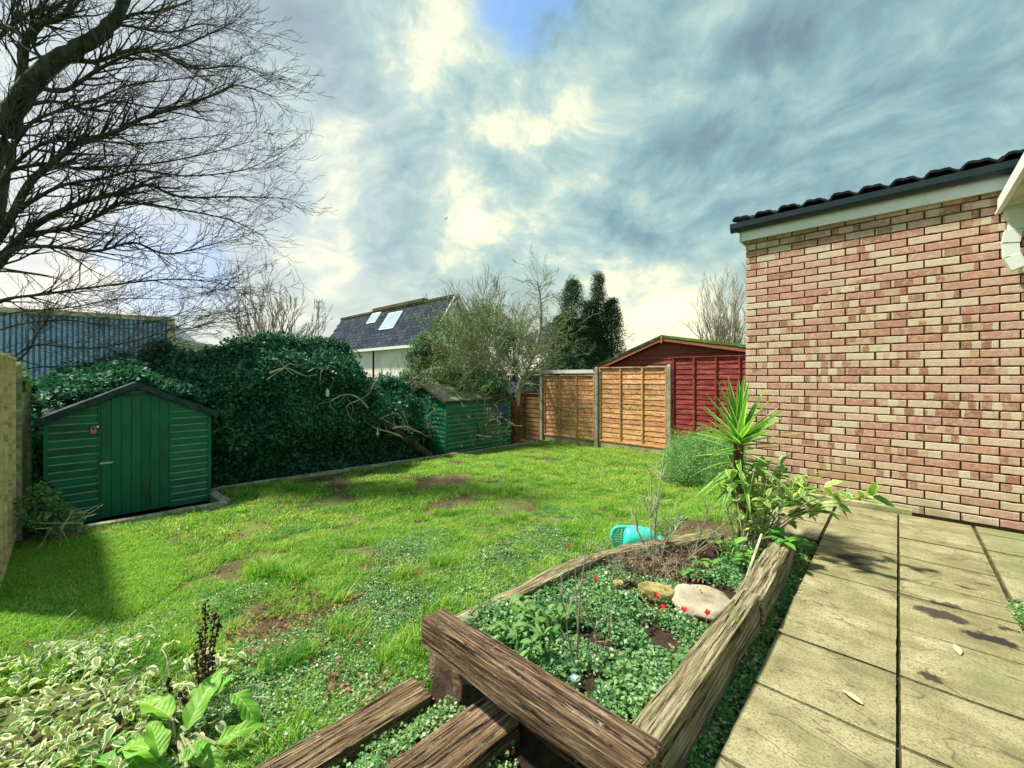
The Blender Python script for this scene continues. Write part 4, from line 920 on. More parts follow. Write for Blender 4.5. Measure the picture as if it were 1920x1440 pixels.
# bare pale stems lying over the hedge face
def vline(pts, x, r0, r1, n=5, jx=.05):
    q = smoothline([at_x(u, v, x+random.uniform(-jx, jx)) for u, v in pts], n); return q, [r0+(r1-r0)*i/(len(q)-1) for i in range(len(q))]
mb = MB()
for pts, r0, r1 in (([(505, 700), (535, 690), (560, 700), (575, 705), (595, 702)], .014, .006), ([(520, 672), (535, 690), (550, 702)], .012, .006), ([(500, 712), (525, 695), (545, 680)], .010, .004),
                    ([(600, 715), (603, 695), (618, 685), (630, 692), (625, 715), (618, 728)], .010, .004), ([(612, 690), (608, 710), (600, 722)], .006, .003), ([(578, 697), (592, 690), (610, 693)], .010, .005), ([(545, 682), (560, 685), (575, 680)], .009, .003),
                    ([(400, 810), (425, 800), (440, 815), (430, 850)], .006, .003), ([(365, 770), (395, 765), (420, 785)], .008, .003), ([(650, 745), (662, 765), (655, 790)], .008, .003), ([(690, 760), (700, 790), (690, 810)], .007, .003)):
    q, r_ = vline(pts, -7.62, r0, r1); mb = MB(); mb.tube(q, r_, 5); part('bare_stem', mb, M['palebark'], hedge)

# log leaning against the hedge with bare branches
t = thing('fallen_branch', (-7.55, 5.39, -.5), 'bare pale branch leaning down from the hedge to the lawn edge near the rear shed', 'branch')
mb = MB(); q = smoothline([at_x(806, 858, -7.5), at_x(775, 832, -7.52), at_x(740, 805, -7.55), at_x(712, 785, -7.6), at_x(690, 765, -7.62), at_x(668, 752, -7.65)], 5); n_ = len(q)
mb.tube([p+Vector((random.gauss(0, .01),)*3) for p in q], [.085*(1-.7*i/n_) for i in range(n_)], 8); part('trunk', mb, M['bark'], t)
mb = MB(); mt = MB()
for pts, r0 in (([(735, 803), (760, 800), (790, 812)], .03), ([(690, 765), (670, 745), (645, 740), (620, 752)], .02), ([(668, 752), (650, 762), (655, 780)], .012), ([(712, 785), (745, 775), (760, 800)], .016), ([(700, 775), (735, 795), (765, 805), (758, 775)], .014), ([(668, 752), (690, 740), (700, 720)], .012), ([(775, 832), (745, 815), (710, 805)], .03)):
    q, r_ = vline(pts, -7.5, r0, r0*.3); mb.tube(q, r_, 5)
    for k in range(3): tree_tubes(mb, mt, q[-1-k*3], (q[-1]-q[-4]), .25, r0*.3, 0, 1, .6, 0, 0, (2, 3))
part('branches', mb, M['palebark'], t); part('twigs', mt, M['palebark'], t, kind='stuff')
mb = MB(); p = at_x(614, 737, -7.45); mb.tube([p+Vector((0, 0, .08)), p+Vector((0, 0, .05)), p+Vector((0, 0, .045)), p-Vector((0, 0, .06))], [.008, .014, .03, .03], 8); single('bird_feeder', mb, M['plantpot'], p, 'small pale bottle feeder hanging on the ivy hedge', 'bird feeder')
mb = MB(); p = at_x(708, 812, -7.45); mb.tube([p+Vector((0, 0, .13)), p+Vector((0, 0, .03)), p-Vector((0, 0, .03))], [.003, .01, .03], 6); single('bird_bell', mb, M['plantpot'], p, 'small white bell hanging in front of the dark hedge by the fallen branch', 'ornament')

# ------------------------------------------------------------ big bare tree at the left
def big_tree():
    t = thing('bare_tree', (-11.3, -1.2, -.8), 'huge leafless tree filling the upper left with long sweeping branches', 'tree')
    big = MB(); tw = MB(); tr = MB()
    def L(pts, r0, r1, Y0=7.0, Y1=6.6, target=big, sides=9):
        k = len(pts); q = smoothline([at_Y(u, v, Y0+(Y1-Y0)*i/(k-1)+random.uniform(-.15, .15)*(i > 0)) for i, (u, v) in enumerate(pts)], 5); n_ = len(q)
        r_ = [.70*(r0+(r1-r0)*(i/(n_-1))**.8) for i in range(n_)]; target.tube(q, r_, sides, cap=False); return q, r_
    base = at_Y(-75, 800, 7.2); base.z = -.9
    q = smoothline([base, at_Y(-60, 700, 7.1), at_Y(-45, 520, 7.0), at_Y(-22, 400, 7.0), at_Y(2, 290, 7.0), at_Y(35, 190, 6.9), at_Y(95, 122, 6.85), at_Y(160, 82, 6.8), at_Y(215, 40, 6.8), at_Y(245, -40, 6.8), at_Y(290, -160, 6.8)], 5)
    n_ = len(q); r_ = [.255*(1-.78*(i/(n_-1))**.8) for i in range(n_)]; tr.tube([p+Vector((random.gauss(0, .012), random.gauss(0, .012), 0)) for p in q], r_, 12, cap=False)
    limbs = [
     ([(30, 195), (42, 130), (50, 75), (75, 45), (120, 30), (165, -30)], .10, .05),
     ([(50, 80), (25, 55), (-20, 50)], .07, .05),
     ([(-40, 455), (0, 444), (53, 347), (98, 307), (147, 267), (213, 249), (267, 222), (338, 200), (400, 178), (444, 160), (515, 182)], .10, .007),
     ([(-45, 520), (0, 484), (67, 422), (147, 382), (213, 364), (275, 347), (338, 369), (444, 369), (535, 372)], .10, .007),
     ([(-45, 540), (0, 498), (44, 444), (133, 427), (191, 400), (231, 380), (330, 392), (430, 412), (490, 440)], .08, .006),
     ([(-50, 560), (13, 476), (89, 462), (178, 471), (249, 455), (311, 476), (382, 462), (440, 445)], .06, .005),
     ([(-50, 600), (0, 564), (89, 551), (178, 538), (311, 524), (400, 529), (450, 545)], .045, .005),
     ([(-20, 350), (20, 320), (89, 307), (140, 315), (210, 312), (300, 305), (400, 285), (480, 262)], .06, .005),
     ([(-25, 390), (10, 330), (60, 280), (110, 262), (150, 258), (240, 270), (330, 262), (440, 250)], .055, .005),
     ([(60, 160), (120, 170), (185, 130), (250, 100), (330, 90), (400, 60), (440, 40)], .06, .006),
     ([(120, 110), (180, 115), (240, 95), (300, 98), (360, 128), (450, 124), (500, 150)], .06, .006),
     ([(40, 200), (100, 190), (160, 205), (220, 190), (290, 203), (350, 200)], .05, .006),
     ([(180, 70), (240, 30), (290, 22), (340, 8), (400, -20)], .05, .008),
     ([(210, 45), (250, 50), (320, 60), (380, 45), (450, 60)], .04, .005),
     ([(100, 120), (70, 100), (60, 60), (100, 20), (150, -30)], .04, .02),
     ([(-10, 330), (50, 240), (90, 215), (170, 190), (240, 160), (320, 150), (400, 140)], .05, .006),
     ([(-40, 420), (30, 395), (110, 350), (190, 335), (260, 320), (350, 330), (450, 320), (500, 300)], .055, .005),
     ([(-60, 650), (20, 667), (67, 647), (167, 653), (250, 640), (320, 617), (383, 593), (420, 585)], .022, .004),
     ([(-60, 720), (60, 690), (170, 685), (260, 660), (330, 628), (400, 600)], .020, .004),
     ([(-60, 640), (30, 610), (120, 600), (210, 610), (300, 600), (370, 575)], .020, .004),
     ([(30, 680), (55, 655), (70, 625), (90, 600)], .022, .006),
     ([(-60, 600), (40, 585), (140, 575), (230, 560), (340, 560), (420, 540)], .022, .004),
     ([(20, 667), (100, 690), (200, 672), (290, 640)], .014, .004),
     ([(-30, 100), (30, 40), (80, 10), (110, -40)], .05, .03),
     ([(-40, 250), (10, 240), (30, 190)], .05, .03),
    ]
    for pts, r0, r1 in limbs:
        Yo = random.uniform(-.5, .5); q, r_ = L(pts, r0, r1, 6.95, 6.75+Yo)
        n_ = len(q)
        for k in range(3, n_):
            prog = k/n_; nb_ = 2 if prog > .25 else 1
            for j in range(nb_):
                d = (q[min(k+1, n_-1)]-q[k-1]).normalized(); rr = max(.004, min(.018, r_[k]*.55))
                ax = Quaternion(d, random.uniform(0, 6.28)) @ d.orthogonal().normalized(); sp_ = random.uniform(.35, .9)
                nd = d*math.cos(sp_)+ax*math.sin(sp_); nd.z += .05; right = Vector((cT, sT, 0))
                nd = (nd+right*.35).normalized()
                tree_tubes(big, tw, q[k], nd, random.uniform(.45, 1.15)*(1.15-.5*prog), rr, 0, 2, .55, .0, .03, (2, 4), .5, .14, 5, .0024, .010)
    part('trunk', tr, M['bark'], t, smooth=True); part('branches', big, M['bark'], t, smooth=True); part('twigs', tw, M['twig'], t, kind='stuff')
big_tree()

def fan_tree(name, base, H, W, label, nstem, m, mt_, r=.05, maxd=3, up=.05, seedl=0, zmin=None):
    t = thing(name, base, label, 'tree'); big = MB(); tw = MB(); tr = MB(); b = Vector(base)
    tr.tube([b, b+Vector((.02, .0, H*.12)), b+Vector((0, .02, H*.22))], [r*2.2, r*2, r*1.8], 8); part('trunk', tr, m, t)
    right = Vector((cT, sT, 0)); fw = Vector((-sT, cT, 0))
    for k in range(nstem):
        a = -1+2*(k+.5)/nstem+random.uniform(-.05, .05); d = Vector((0, 0, 1))+right*a*W/H*.75+fw*random.uniform(-.35, .35)
        hh = H*(1-.25*abs(a)**2)*random.uniform(.72, .9)
        tree_tubes(big, tw, b+Vector((0, 0, H*.2))+right*a*.05, d, hh*.8, r, 0, maxd, .42, 0, up, (5, 7), .42, .07, 7, .004, .014)
    part('branches', big, m, t); part('twigs', tw, mt_, t, kind='stuff')
p = at_Y(508, 700, 13.5); p.z = 0.2; fan_tree('bare_tree', p, 3.7, 5.0, 'bare multi stemmed tree rising behind the ivy hedge left of the far roof', 17, M['palebark'], M['browntwig'], .05, 3, .06)
p = at_Y(1362, 700, 18); p.z = -.6; fan_tree('bare_tree', p, 5.6, 3.4, 'bare fan shaped tree beside the corner of the brick extension', 17, M['palebark'], M['browntwig'], .06, 3, .10)
p = at_Y(905, 720, 14.5); p.z = -.4; fan_tree('bare_tree', p, 4.4, 2.9, 'thin bare treetop behind the olive shrub near the far gable', 6, M['palebark'], M['browntwig'], .04, 3, .05)

# ------------------------------------------------------------ apple tree
def apple():
    p0 = Vector((-8.0, 8.73, -.62)); t = thing('apple_tree', p0, 'pruned leafless apple tree with a reddish trunk and drooping branches by the rear shed', 'tree')
    tr = MB(); q = smoothline([at_Y(966, 832, 11.7), at_Y(962, 800, 11.7), at_Y(965, 775, 11.7), at_Y(963, 752, 11.7)], 5)
    tr.tube([a+Vector((random.gauss(0, .01), random.gauss(0, .01), 0)) for a in q], [.17, .145, .13, .125, .12, .115, .115, .11, .11, .11, .115, .12, .12, .12, .12, .13][:len(q)], 10); part('trunk', tr, M['redbark'], t, smooth=True)
    big = MB(); tw = MB()
    limbs = [([(958, 760), (950, 713), (933, 673), (932, 640), (913, 607)], .075, .02, 11.7, 11.2), ([(968, 760), (977, 713), (997, 673), (1013, 620), (1013, 563), (1008, 530)], .085, .02, 11.7, 11.5),
             ([(970, 735), (990, 707), (1007, 687), (1030, 665)], .05, .012, 11.7, 11.3), ([(955, 762), (935, 755), (902, 742), (875, 729), (840, 722), (818, 738), (784, 749), (755, 771)], .07, .018, 11.6, 10.3),
             ([(945, 745), (915, 700), (885, 670), (855, 655), (800, 632)], .05, .01, 11.6, 10.9), ([(840, 722), (822, 750), (823, 790)], .03, .012, 10.6, 10.2), ([(875, 729), (882, 760), (895, 785), (900, 800)], .034, .012, 10.8, 10.2),
             ([(818, 738), (838, 755), (852, 768), (870, 772)], .024, .01, 10.5, 10.15), ([(902, 742), (890, 722), (870, 700), (850, 690)], .02, .006, 11, 10.7), ([(950, 713), (925, 690), (895, 640), (890, 600)], .04, .01, 11.4, 11),
             ([(997, 673), (980, 640), (960, 620), (935, 600)], .03, .008, 11.5, 11.2), ([(784, 749), (795, 770), (790, 800)], .014, .005, 10.4, 10.2), ([(997, 673), (1020, 650), (1040, 640), (1048, 620)], .03, .008, 11.6, 11.3),
             ([(875, 729), (850, 700), (820, 690), (790, 700), (740, 740)], .02, .006, 10.9, 10.4), ([(895, 785), (888, 800), (893, 815)], .01, .004, 10.3, 10.2), ([(933, 673), (900, 655), (870, 620), (840, 600)], .03, .008, 11.4, 11)]
    for pts, r0, r1, Ya, Yb in limbs:
        k = len(pts); q = smoothline([at_Y(u, v, Ya+(Yb-Ya)*i/(k-1)) for i, (u, v) in enumerate(pts)], 5); n_ = len(q); rr = [r0+(r1-r0)*i/(n_-1) for i in range(n_)]
        big.tube(q, rr, 7, cap=False)
        for i in range(3, n_):
            for _ in range(3):
                d = (q[min(i+1, n_-1)]-q[i-1]).normalized(); ax = Quaternion(d, random.uniform(0, 6.28)) @ d.orthogonal().normalized(); nd = d*.5+ax+Vector((0, 0, .15))
                tree_tubes(big, tw, q[i], nd, random.uniform(.3, .75), max(.006, rr[i]*.35), 0, 2, .75, 0, .04, (2, 4), .55, .2, 4, .0045, .014)
    part('branches', big, M['palebark'], t); part('twigs', tw, M['greentwig'], t, kind='stuff')
apple()

# ------------------------------------------------------------ shrubs and conifers
def blobshrub(name, blobs, clumps, label, cat, n, mcore, twm=None, size=(.8, 1.3), thing_=None):
    """blobs: (centre, radii)"""
    b0 = blobs[0][0]; t = thing_ or thing(name, (b0[0], b0[1], min(b[0][2]-b[1][2] for b in blobs)), label, cat)
    P_ = []; N_ = []; tot = sum(b[1][0]*b[1][2] for b in blobs)
    for c_, r_ in blobs:
        for i in range(int(n*r_[0]*r_[2]/tot)):
            d = Vector((random.gauss(0, 1), random.gauss(0, 1), random.gauss(0, 1))).normalized(); k = random.uniform(.45, 1)**.5
            k *= .86+.30*mnoise.noise(Vector(c_)*3+d*2.3)
            P_.append((c_[0]+d.x*r_[0]*k, c_[1]+d.y*r_[1]*k, c_[2]+d.z*r_[2]*k)); N_.append(d+Vector((0, 0, .5)))
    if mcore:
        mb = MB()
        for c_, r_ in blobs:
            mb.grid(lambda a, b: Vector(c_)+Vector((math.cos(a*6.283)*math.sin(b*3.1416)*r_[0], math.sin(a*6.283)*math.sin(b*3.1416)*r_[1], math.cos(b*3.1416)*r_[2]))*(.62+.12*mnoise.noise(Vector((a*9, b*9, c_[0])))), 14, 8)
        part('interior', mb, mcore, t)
    gn_scatter('foliage', np.array(P_), normal_rots(N_), rng.uniform(size[0], size[1], len(P_)), clumps, t, wloc(t))['kind'] = 'stuff'
    if twm:
        a = MB(); b = MB()
        for c_, r_ in blobs:
            for k in range(14):
                tree_tubes(a, b, Vector(c_)-Vector((0, 0, r_[2]*.6)), Vector((random.gauss(0, .5)*r_[0], random.gauss(0, .4)*r_[1], r_[2])), r_[2]*1.75, .018, 0, 2, .45, 0, .04, (5, 7), .42, .10, 6, .005, .02)
        for mm in (a, b):
            if mm.v: part('twigs', mm, twm, t, kind='stuff')
    return t
shc = [leaf_clump(40, .16, .8, .05, .025, M['shrub'], 1.0) for i in range(3)]
cfc = [leaf_clump(40, .17, .9, .075, .02, M['conifer'], .9, hollow=False) for i in range(3)]
rsc = [leaf_clump(50, .10, 1.2, .032, .006, M['rosemary'], .9) for i in range(3)]
def PY(u, v, Y): p = at_Y(u, v, Y); return (p.x, p.y, p.z)
blobshrub('round_shrub', [(PY(845, 640, 13), (.95, .8, .85)), (PY(915, 625, 13.2), (1.15, .8, 1.0)), (PY(965, 660, 13.3), (.75, .6, .85)), (PY(880, 700, 12.8), (1.2, .8, .6))], shc, 'big rounded olive green twiggy shrub behind the rear shed', 'shrub', 640, None, M['greentwig'])
blobshrub('evergreen_bush', [(PY(800, 672, 12.0), (.55, .6, .70)), (PY(785, 722, 11.6), (.7, .6, .42)), (PY(735, 742, 10.9), (.75, .5, .28)), (PY(830, 715, 11.2), (.9, .5, .35)), (PY(900, 722, 11.3), (.9, .5, .28))], ivyc[:2]+shc*2, 'green leafy bush between the ivy hedge and the olive shrub', 'bush', 900, M['ivycore'])
def conifer(pts, label, n, Y, dens=1.):
    """pts: list of (u, vtop, vbase, halfwidth px)"""
    b = at_Y(pts[0][0], 700, Y); t = thing('conifer', (b.x, b.y, -.6), label, 'tree', 'dark conifers behind the garage'); P_ = []; N_ = []; tr = MB()
    for (u, vt, vb, hw) in pts:
        top = at_Y(u, vt, Y); bt = at_Y(u, vb, Y); H = top.z-bt.z; W = hw/F*Y; tr.tube([Vector((bt.x, bt.y, -.7)), (top+bt)/2, top], [.09, .05, .01], 6)
        for i in range(n):
            k = random.random()**1.25; rad = W*1.35*(1-k)**.7*(.85+.9*mnoise.noise(Vector((k*7, u*.1, random.randint(0, 5)))))+.05; a = random.uniform(0, 6.283); rr = rad*random.uniform(.2, 1)
            P_.append((bt.x+math.cos(a)*rr, bt.y+math.sin(a)*rr, bt.z+H*k+random.gauss(0, .05))); N_.append((math.cos(a), math.sin(a), .9))
    part('trunk', tr, M['bark'], t)
    gn_scatter('foliage', np.array(P_), normal_rots(N_), rng.uniform(.7, 1.3, len(P_)), cfc, t, wloc(t))['kind'] = 'stuff'
conifer([(1072, 530, 708, 46), (1050, 600, 708, 30)], 'left dark conifer with a broad dense cone behind the garage', 900, 17)
conifer([(1122, 518, 708, 26), (1108, 572, 708, 34), (1147, 566, 708, 30)], 'right taller ragged conifer with a thin leading shoot', 620, 17.5)
blobshrub('rosemary_bush', [((-2.4, 6.75, -.12), (.42, .4, .46)), ((-1.95, 6.5, -.06), (.38, .4, .46)), ((-1.6, 6.2, -.02), (.34, .3, .40))], rsc, 'feathery green rosemary bush at the foot of the red fence', 'bush', 1300, None, None, (.8, 1.3))
# fresh leaves over the left fence and scruffy plants at its foot
blobshrub('climbing_plant', [((-6.9, -.45, 1.28), (.32, .14, .14)), ((-7.5, -.45, 1.22), (.25, .12, .10))], [leaf_clump(20, .1, .8, .09, .03, M['shrub'], .9) for i in range(2)], 'bright leafy climber spilling over the lower left fence panel', 'plant', 26, None, None, (.8, 1.3))
strag = blobshrub('straggly_shrub', [((-6.0, -.16, .0), (.12, .10, .15)), ((-6.08, -.04, -.2), (.17, .12, .11))], [leaf_clump(24, .09, .9, .045, .03, M['shrub'], 1.) for i in range(2)], 'straggly small shrub growing at the foot of the pale left fence', 'shrub', 46, None, None, (.7, 1.2))
mb = MB()
for k in range(14):
    p = Vector((random.uniform(-6.2, -5.7), random.uniform(-.2, .1), -.36)); mb.tube([p, p+Vector((random.gauss(0, .1), random.gauss(0, .1), .2)), p+Vector((random.gauss(0, .25), random.gauss(.05, .15), .3))], [.008, .006, .003], 4)
part('stems', mb, M['palebark'], strag, kind='stuff')

# ------------------------------------------------------------ grass, ground cover (countless stuff)
gcl = [grass_clump(62, .075, .036, .0042, M['grass'], 1.1) for i in range(5)]
gfar = [grass_clump(52, .11, .036, .0075, M['grass'], 1.1) for i in range(4)]
gtall = [grass_clump(60, .06, .10, .0045, M['grass'], .8) for i in range(3)]
tcl = [grass_clump(110, .075, .022, .005, M['turfgrass'], .8) for i in range(3)]
TURF = [(-6.2, -.30), (-5.85, .22), (-5.38, .62), (-4.6, .66), (-4.05, .58), (-3.7, .30), (-3.72, -.1), (-3.9, -.34)]
def inframe(p, mg=60):
    Y = depth(p)
    if Y < .6: return False
    u = 960+F*(cT*p[0]+sT*p[1])/Y; v = HZ-(p[2]-EYE)/Y*F; return -mg < u < 1920+mg and v < 1440+mg*2
def lawn_area(x, y):
    if x < -7.32 or y > 9.22 or y < -.3: return False
    if y < 1.52 and x < -6.24: return False
    if inpoly(x, y, [(-1.75, 1.1), (-.5, 1.1), (-.5, 3.5), (-1.0, 3.7), (-1.58, 2.55)]): return False
    if x > -.52 or (x > -.92 and y > 3.9) or (x > -1.3 and y > 5.25): return False
    if x > -1.80 and y < 1.2: return False
    if x > -3.1 and y < .25+.12*fbm(x, y, 3): return False
    return True
near = []; far = []; tall = []
for_rand = [(random.uniform(-6.8, -1.9), random.uniform(.5, 8.6), random.uniform(.03, .09)) for i in range(60)]
SOILS = for_rand+[tuple(on_lawn(u, v))[:2]+(r,) for u, v, r in ((530, 1215, .13), (600, 1265, .09), (640, 1290, .09), (860, 1020, .07), (770, 1130, .05), (560, 960, .06), (620, 985, .05), (470, 960, .07), (380, 1040, .09), (1030, 1000, .16), (1060, 1030, .10), (960, 835, .5), (900, 905, .06))]
def soil_at(x, y):
    for a, b, r in SOILS:
        if abs(x-a) < 2*r and abs(y-b) < 2*r and (x-a)**2+(y-b)**2 < r*r*(1+1.4*fbm(x, y, 9)+.6*random.random()): return True
    return False
TX = [(cxx+(x-cxx)*1.07, cyy+(y-cyy)*1.12) for cxx, cyy in [(-4.9, .15)] for x, y in TURF]
while len(near) < 7600:
    x = random.uniform(-4.6, -.9); y = random.uniform(-.25, 5.4)
    if not lawn_area(x, y) or inpoly(x, y, TX): continue
    k = fbm(x, y, 1.6, 5)+.5*fbm(x, y, 5, 2)
    if soil_at(x, y) and random.random() < .93: continue
    if random.random() > .72+1.9*k: continue
    p = (x, y, ground_z(x, y)-.004)
    if inframe(p): (tall if (fbm(x, y, 2.2, 11) > .34 and random.random() < .22) else near).append(p)
while len(far) < 8500:
    x = random.uniform(-7.3, -1.3); y = random.uniform(.2, 9.2)
    if x > -4.5 and y < 5.3 or not lawn_area(x, y) or inpoly(x, y, TX): continue
    if soil_at(x, y) and random.random() < .9: continue
    if random.random() > .8+1.6*fbm(x, y, 1.3, 5)+.8*fbm(x, y, 4, 5): continue
    p = (x, y, ground_z(x, y)-.004)
    if inframe(p): (tall if (fbm(x, y, 1.7, 11) > .36 and random.random() < .10) else far).append(p)
def zr(n): a = rng.uniform(0, 6.283, n); return np.stack([rng.normal(0, .12, n), rng.normal(0, .12, n), a], 1)
def stuff(o): o['kind'] = 'stuff'; return o
allc = gcl; A = np.array
tag(gn_scatter('grass', A(near), zr(len(near)), rng.uniform(.6, 1.25, len(near)), gcl), 'green mown lawn grass in the middle and foreground', 'grass', kind='stuff')
tag(gn_scatter('grass', A(far), zr(len(far)), rng.uniform(.6, 1.2, len(far)), gfar), 'yellow green lawn grass towards the back fence', 'grass', kind='stuff')
for (u, v) in ((755, 1085), (765, 1090), (1000, 900), (1040, 890), (560, 1240), (640, 1190), (1290, 960), (1230, 950), (1250, 930)):
    q = on_lawn(u, v)
    for k in range(8): x = q.x+random.gauss(0, .06); y = q.y+random.gauss(0, .06); tall.append((x, y, ground_z(x, y)-.004))
tag(gn_scatter('grass_tufts', A(tall), zr(len(tall)), rng.uniform(.6, 1.3, len(tall)), gtall), 'longer tufts standing out of the lawn', 'grass', kind='stuff')
tf = []
while len(tf) < 2600:
    x = random.uniform(-6.2, -3.6); y = random.uniform(-.34, .68)
    if inpoly(x, y, TURF): tf.append((x, y, ground_z(x, y)+.012))
tm = MB(); cx = sum(p[0] for p in TURF)/8; cy = sum(p[1] for p in TURF)/8
for r0 in range(6):
    pass
tm.v = [Vector((x, y, ground_z(x, y)+.010)) for x, y in TURF]+[Vector((x, y, ground_z(x, y)-.03)) for x, y in TURF]
tm.f = [tuple(range(8))[::-1] if False else tuple(range(8))]+[(i, (i+1) % 8, 8+(i+1) % 8, 8+i) for i in range(8)]
tb = single('turf_patch', tm, M['turfgrass'], (cx, cy, -.36), 'smooth bright yellow green turf patch laid in front of the left shed', 'turf')
stuff(gn_scatter('turf_pile', A(tf), zr(len(tf)), rng.uniform(.8, 1.2, len(tf)), tcl, tb, wloc(tb)))
# small leaved ground cover: in the bed, along the patio, around the steps, and mixed in the near lawn
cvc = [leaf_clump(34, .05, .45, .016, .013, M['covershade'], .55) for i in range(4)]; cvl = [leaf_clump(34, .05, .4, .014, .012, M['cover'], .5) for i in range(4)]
b1, b2, b3 = [], [], []
def bedfree(x, y):
    for (a, b, r) in ((-1.30, 2.75, .17), (-1.12, 3.0, .25), (-.80, 2.35, .13), (-1.0, 2.24, .09)):
        if (x-a)**2+(y-b)**2 < r*r: return False
    return True
while len(b1) < 1500:
    x = random.uniform(-1.62, -.6); y = random.uniform(1.2, 3.55)
    if inpoly(x, y, BED) and bedfree(x, y) and random.random() < .75+2.6*fbm(x, y, 4, 6)-(.75 if y > 2.5 else 0): b1.append((x, y, ground_z(x, y)+random.uniform(-.01, .035)))
while len(b2) < 1500:
    x = random.uniform(-.60, -.435); y = random.uniform(.7, 3.9)
    if random.random() < 1.0+1.2*fbm(x, y, 4, 6): b2.append((x, y, ground_z(x, y)+random.uniform(-.01, .025)-(.02 if x > -.47 else 0)))
while len(b2) < 2500:
    x = random.uniform(-1.75, -.45); y = random.uniform(.2, 1.1)
    if random.random() < .8+1.4*fbm(x, y, 4, 6): b2.append((x, y, ground_z(x, y)+random.uniform(-.01, .01)))
while len(b3) < 6500:
    x = random.uniform(-3.6, -1.5); y = random.uniform(.0, 4.2)
    if lawn_area(x, y) and random.random() < .25+1.8*fbm(x, y, 1.4, 21)+(.5 if x > -2.8 else 0) and inframe((x, y, -.3)): b3.append((x, y, ground_z(x, y)+random.uniform(-.01, .012)))
for i in range(700):
    x = random.uniform(.46, 1.3); y = random.uniform(2.9, 3.6); b2.append((x, y, ground_z(x, y)+.03))
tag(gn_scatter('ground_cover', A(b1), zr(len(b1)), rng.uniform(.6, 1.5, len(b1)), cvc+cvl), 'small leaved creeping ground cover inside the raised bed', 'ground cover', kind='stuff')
tag(gn_scatter('ground_cover', A(b2), zr(len(b2)), rng.uniform(.6, 1.2, len(b2)), cvl), 'creeping weeds along the patio edge and between the step sleepers', 'ground cover', kind='stuff')
tag(gn_scatter('clover', A(b3), zr(len(b3)), rng.uniform(.6, 1.1, len(b3)), cvl), 'small clover like leaves mixed into the near lawn', 'ground cover', kind='stuff')
# fallen leaves
n_ = 2600; P_ = []
while len(P_) < n_:
    u = random.uniform(0, 1400); v = random.uniform(850, 1430); q = on_lawn(u, v)
    cl = fbm(q.x, q.y, 2.2, 31)
    if not lawn_area(q.x, q.y) or (inpoly(q.x, q.y, TURF)): continue
    if random.random() < .12+max(0, cl)*1.6 or soil_at(q.x, q.y): P_.append((q.x, q.y, ground_z(q.x, q.y)+random.uniform(.012, .04)))
for i in range(300):
    x = random.uniform(-1.75, -.45); y = random.uniform(.3, 3.4); P_.append((x, y, ground_z(x, y)+random.uniform(.005, .03)))
V, Fq, rn = leafcloud(A(P_), np.tile([0, 0, 1.], (len(P_), 1)), .028, .018, .7)
tag(link('fallen_leaves', np_mesh('fallen_leaves', V, Fq, M['dead'], rn)), 'scattered brown dead leaves lying in the grass', 'leaves', kind='stuff')

# ------------------------------------------------------------ leaves as objects
def leaf_mesh(m, L, W, ny=8, nx=4, shape='oval', curl=.25, fold=.25, wav=.0):
    V = []; U = []
    for j in range(ny+1):
        t = j/ny
        if shape == 'oval': w_ = math.sin(math.pi*min(1, t*.96+.02)**.85)**.8
        elif shape == 'blade': w_ = min(1, (t*5+.45))*(1-t**2.2)**.9
        else: w_ = (math.sin(math.pi*(t**.7))**.7)
        for i in range(nx+1):
            s = i/nx*2-1; x = s*W/2*w_; y = t*L
            z = fold*abs(s)*W/2*w_-curl*L*t*t+wav*math.sin(t*14+s*2)*W*abs(s)
            V.append((x, y, z)); U.append((s, t, 0))
    Fq = [(j*(nx+1)+i, j*(nx+1)+i+1, (j+1)*(nx+1)+i+1, (j+1)*(nx+1)+i) for j in range(ny) for i in range(nx)]
    me = np_mesh('leaf', A(V), A(Fq), m, None, A(U)); me.shade_smooth(); return me
def aim(d, roll=0.):
    """euler turning local +y to direction d, +z roughly up"""
    d = Vector(d).normalized(); z = Vector((0, 0, 1)); z = (z-d*z.dot(d)); z = z.normalized() if z.length > .02 else Vector((1, 0, 0)); x = d.cross(z)
    mt = Matrix((x, d, z)).transposed(); q = mt.to_quaternion() @ Quaternion((0, 1, 0), roll); return q.to_euler()
# yucca
yb = at_z(1392, 1010, -.02); yt = Vector((yb.x-.02, yb.y-.02, .72))
yk = thing('yucca', yb, 'spiky green yucca with sword leaves growing at the far end of the raised bed', 'plant')
mb = MB(); mb.tube(smoothline([yb+Vector((0, 0, -.1)), yb+Vector((.01, 0, .2)), yb+Vector((-.03, 0, .45)), yt], 4), [.045, .04, .042, .036]+[.036]*9, 8); part('trunk', mb, M['redbark'], yk, smooth=True)
ym_ = [leaf_mesh(M['yucca'], .46, .052, 9, 4, 'blade', c_, .45) for c_ in (.02, .10, .3)]
for k in range(78):
    f = k/78; el = R(88)-f*R(125)+random.gauss(0, .07); a = k*2.4+random.gauss(0, .1); d = Vector((math.cos(a)*math.cos(el), math.sin(a)*math.cos(el), math.sin(el)))
    z0 = .10-f*.20-.22*max(0, f-.6)/.4; s = random.uniform(.78, 1.05)*(1-.18*f); o = piece('leaf', ym_[0 if f < .5 else (1 if f < .75 else 2)], yk, yt+Vector((0, 0, z0))+d*.015, aim(d, random.gauss(0, .3))); o.scale = (s, s, s)
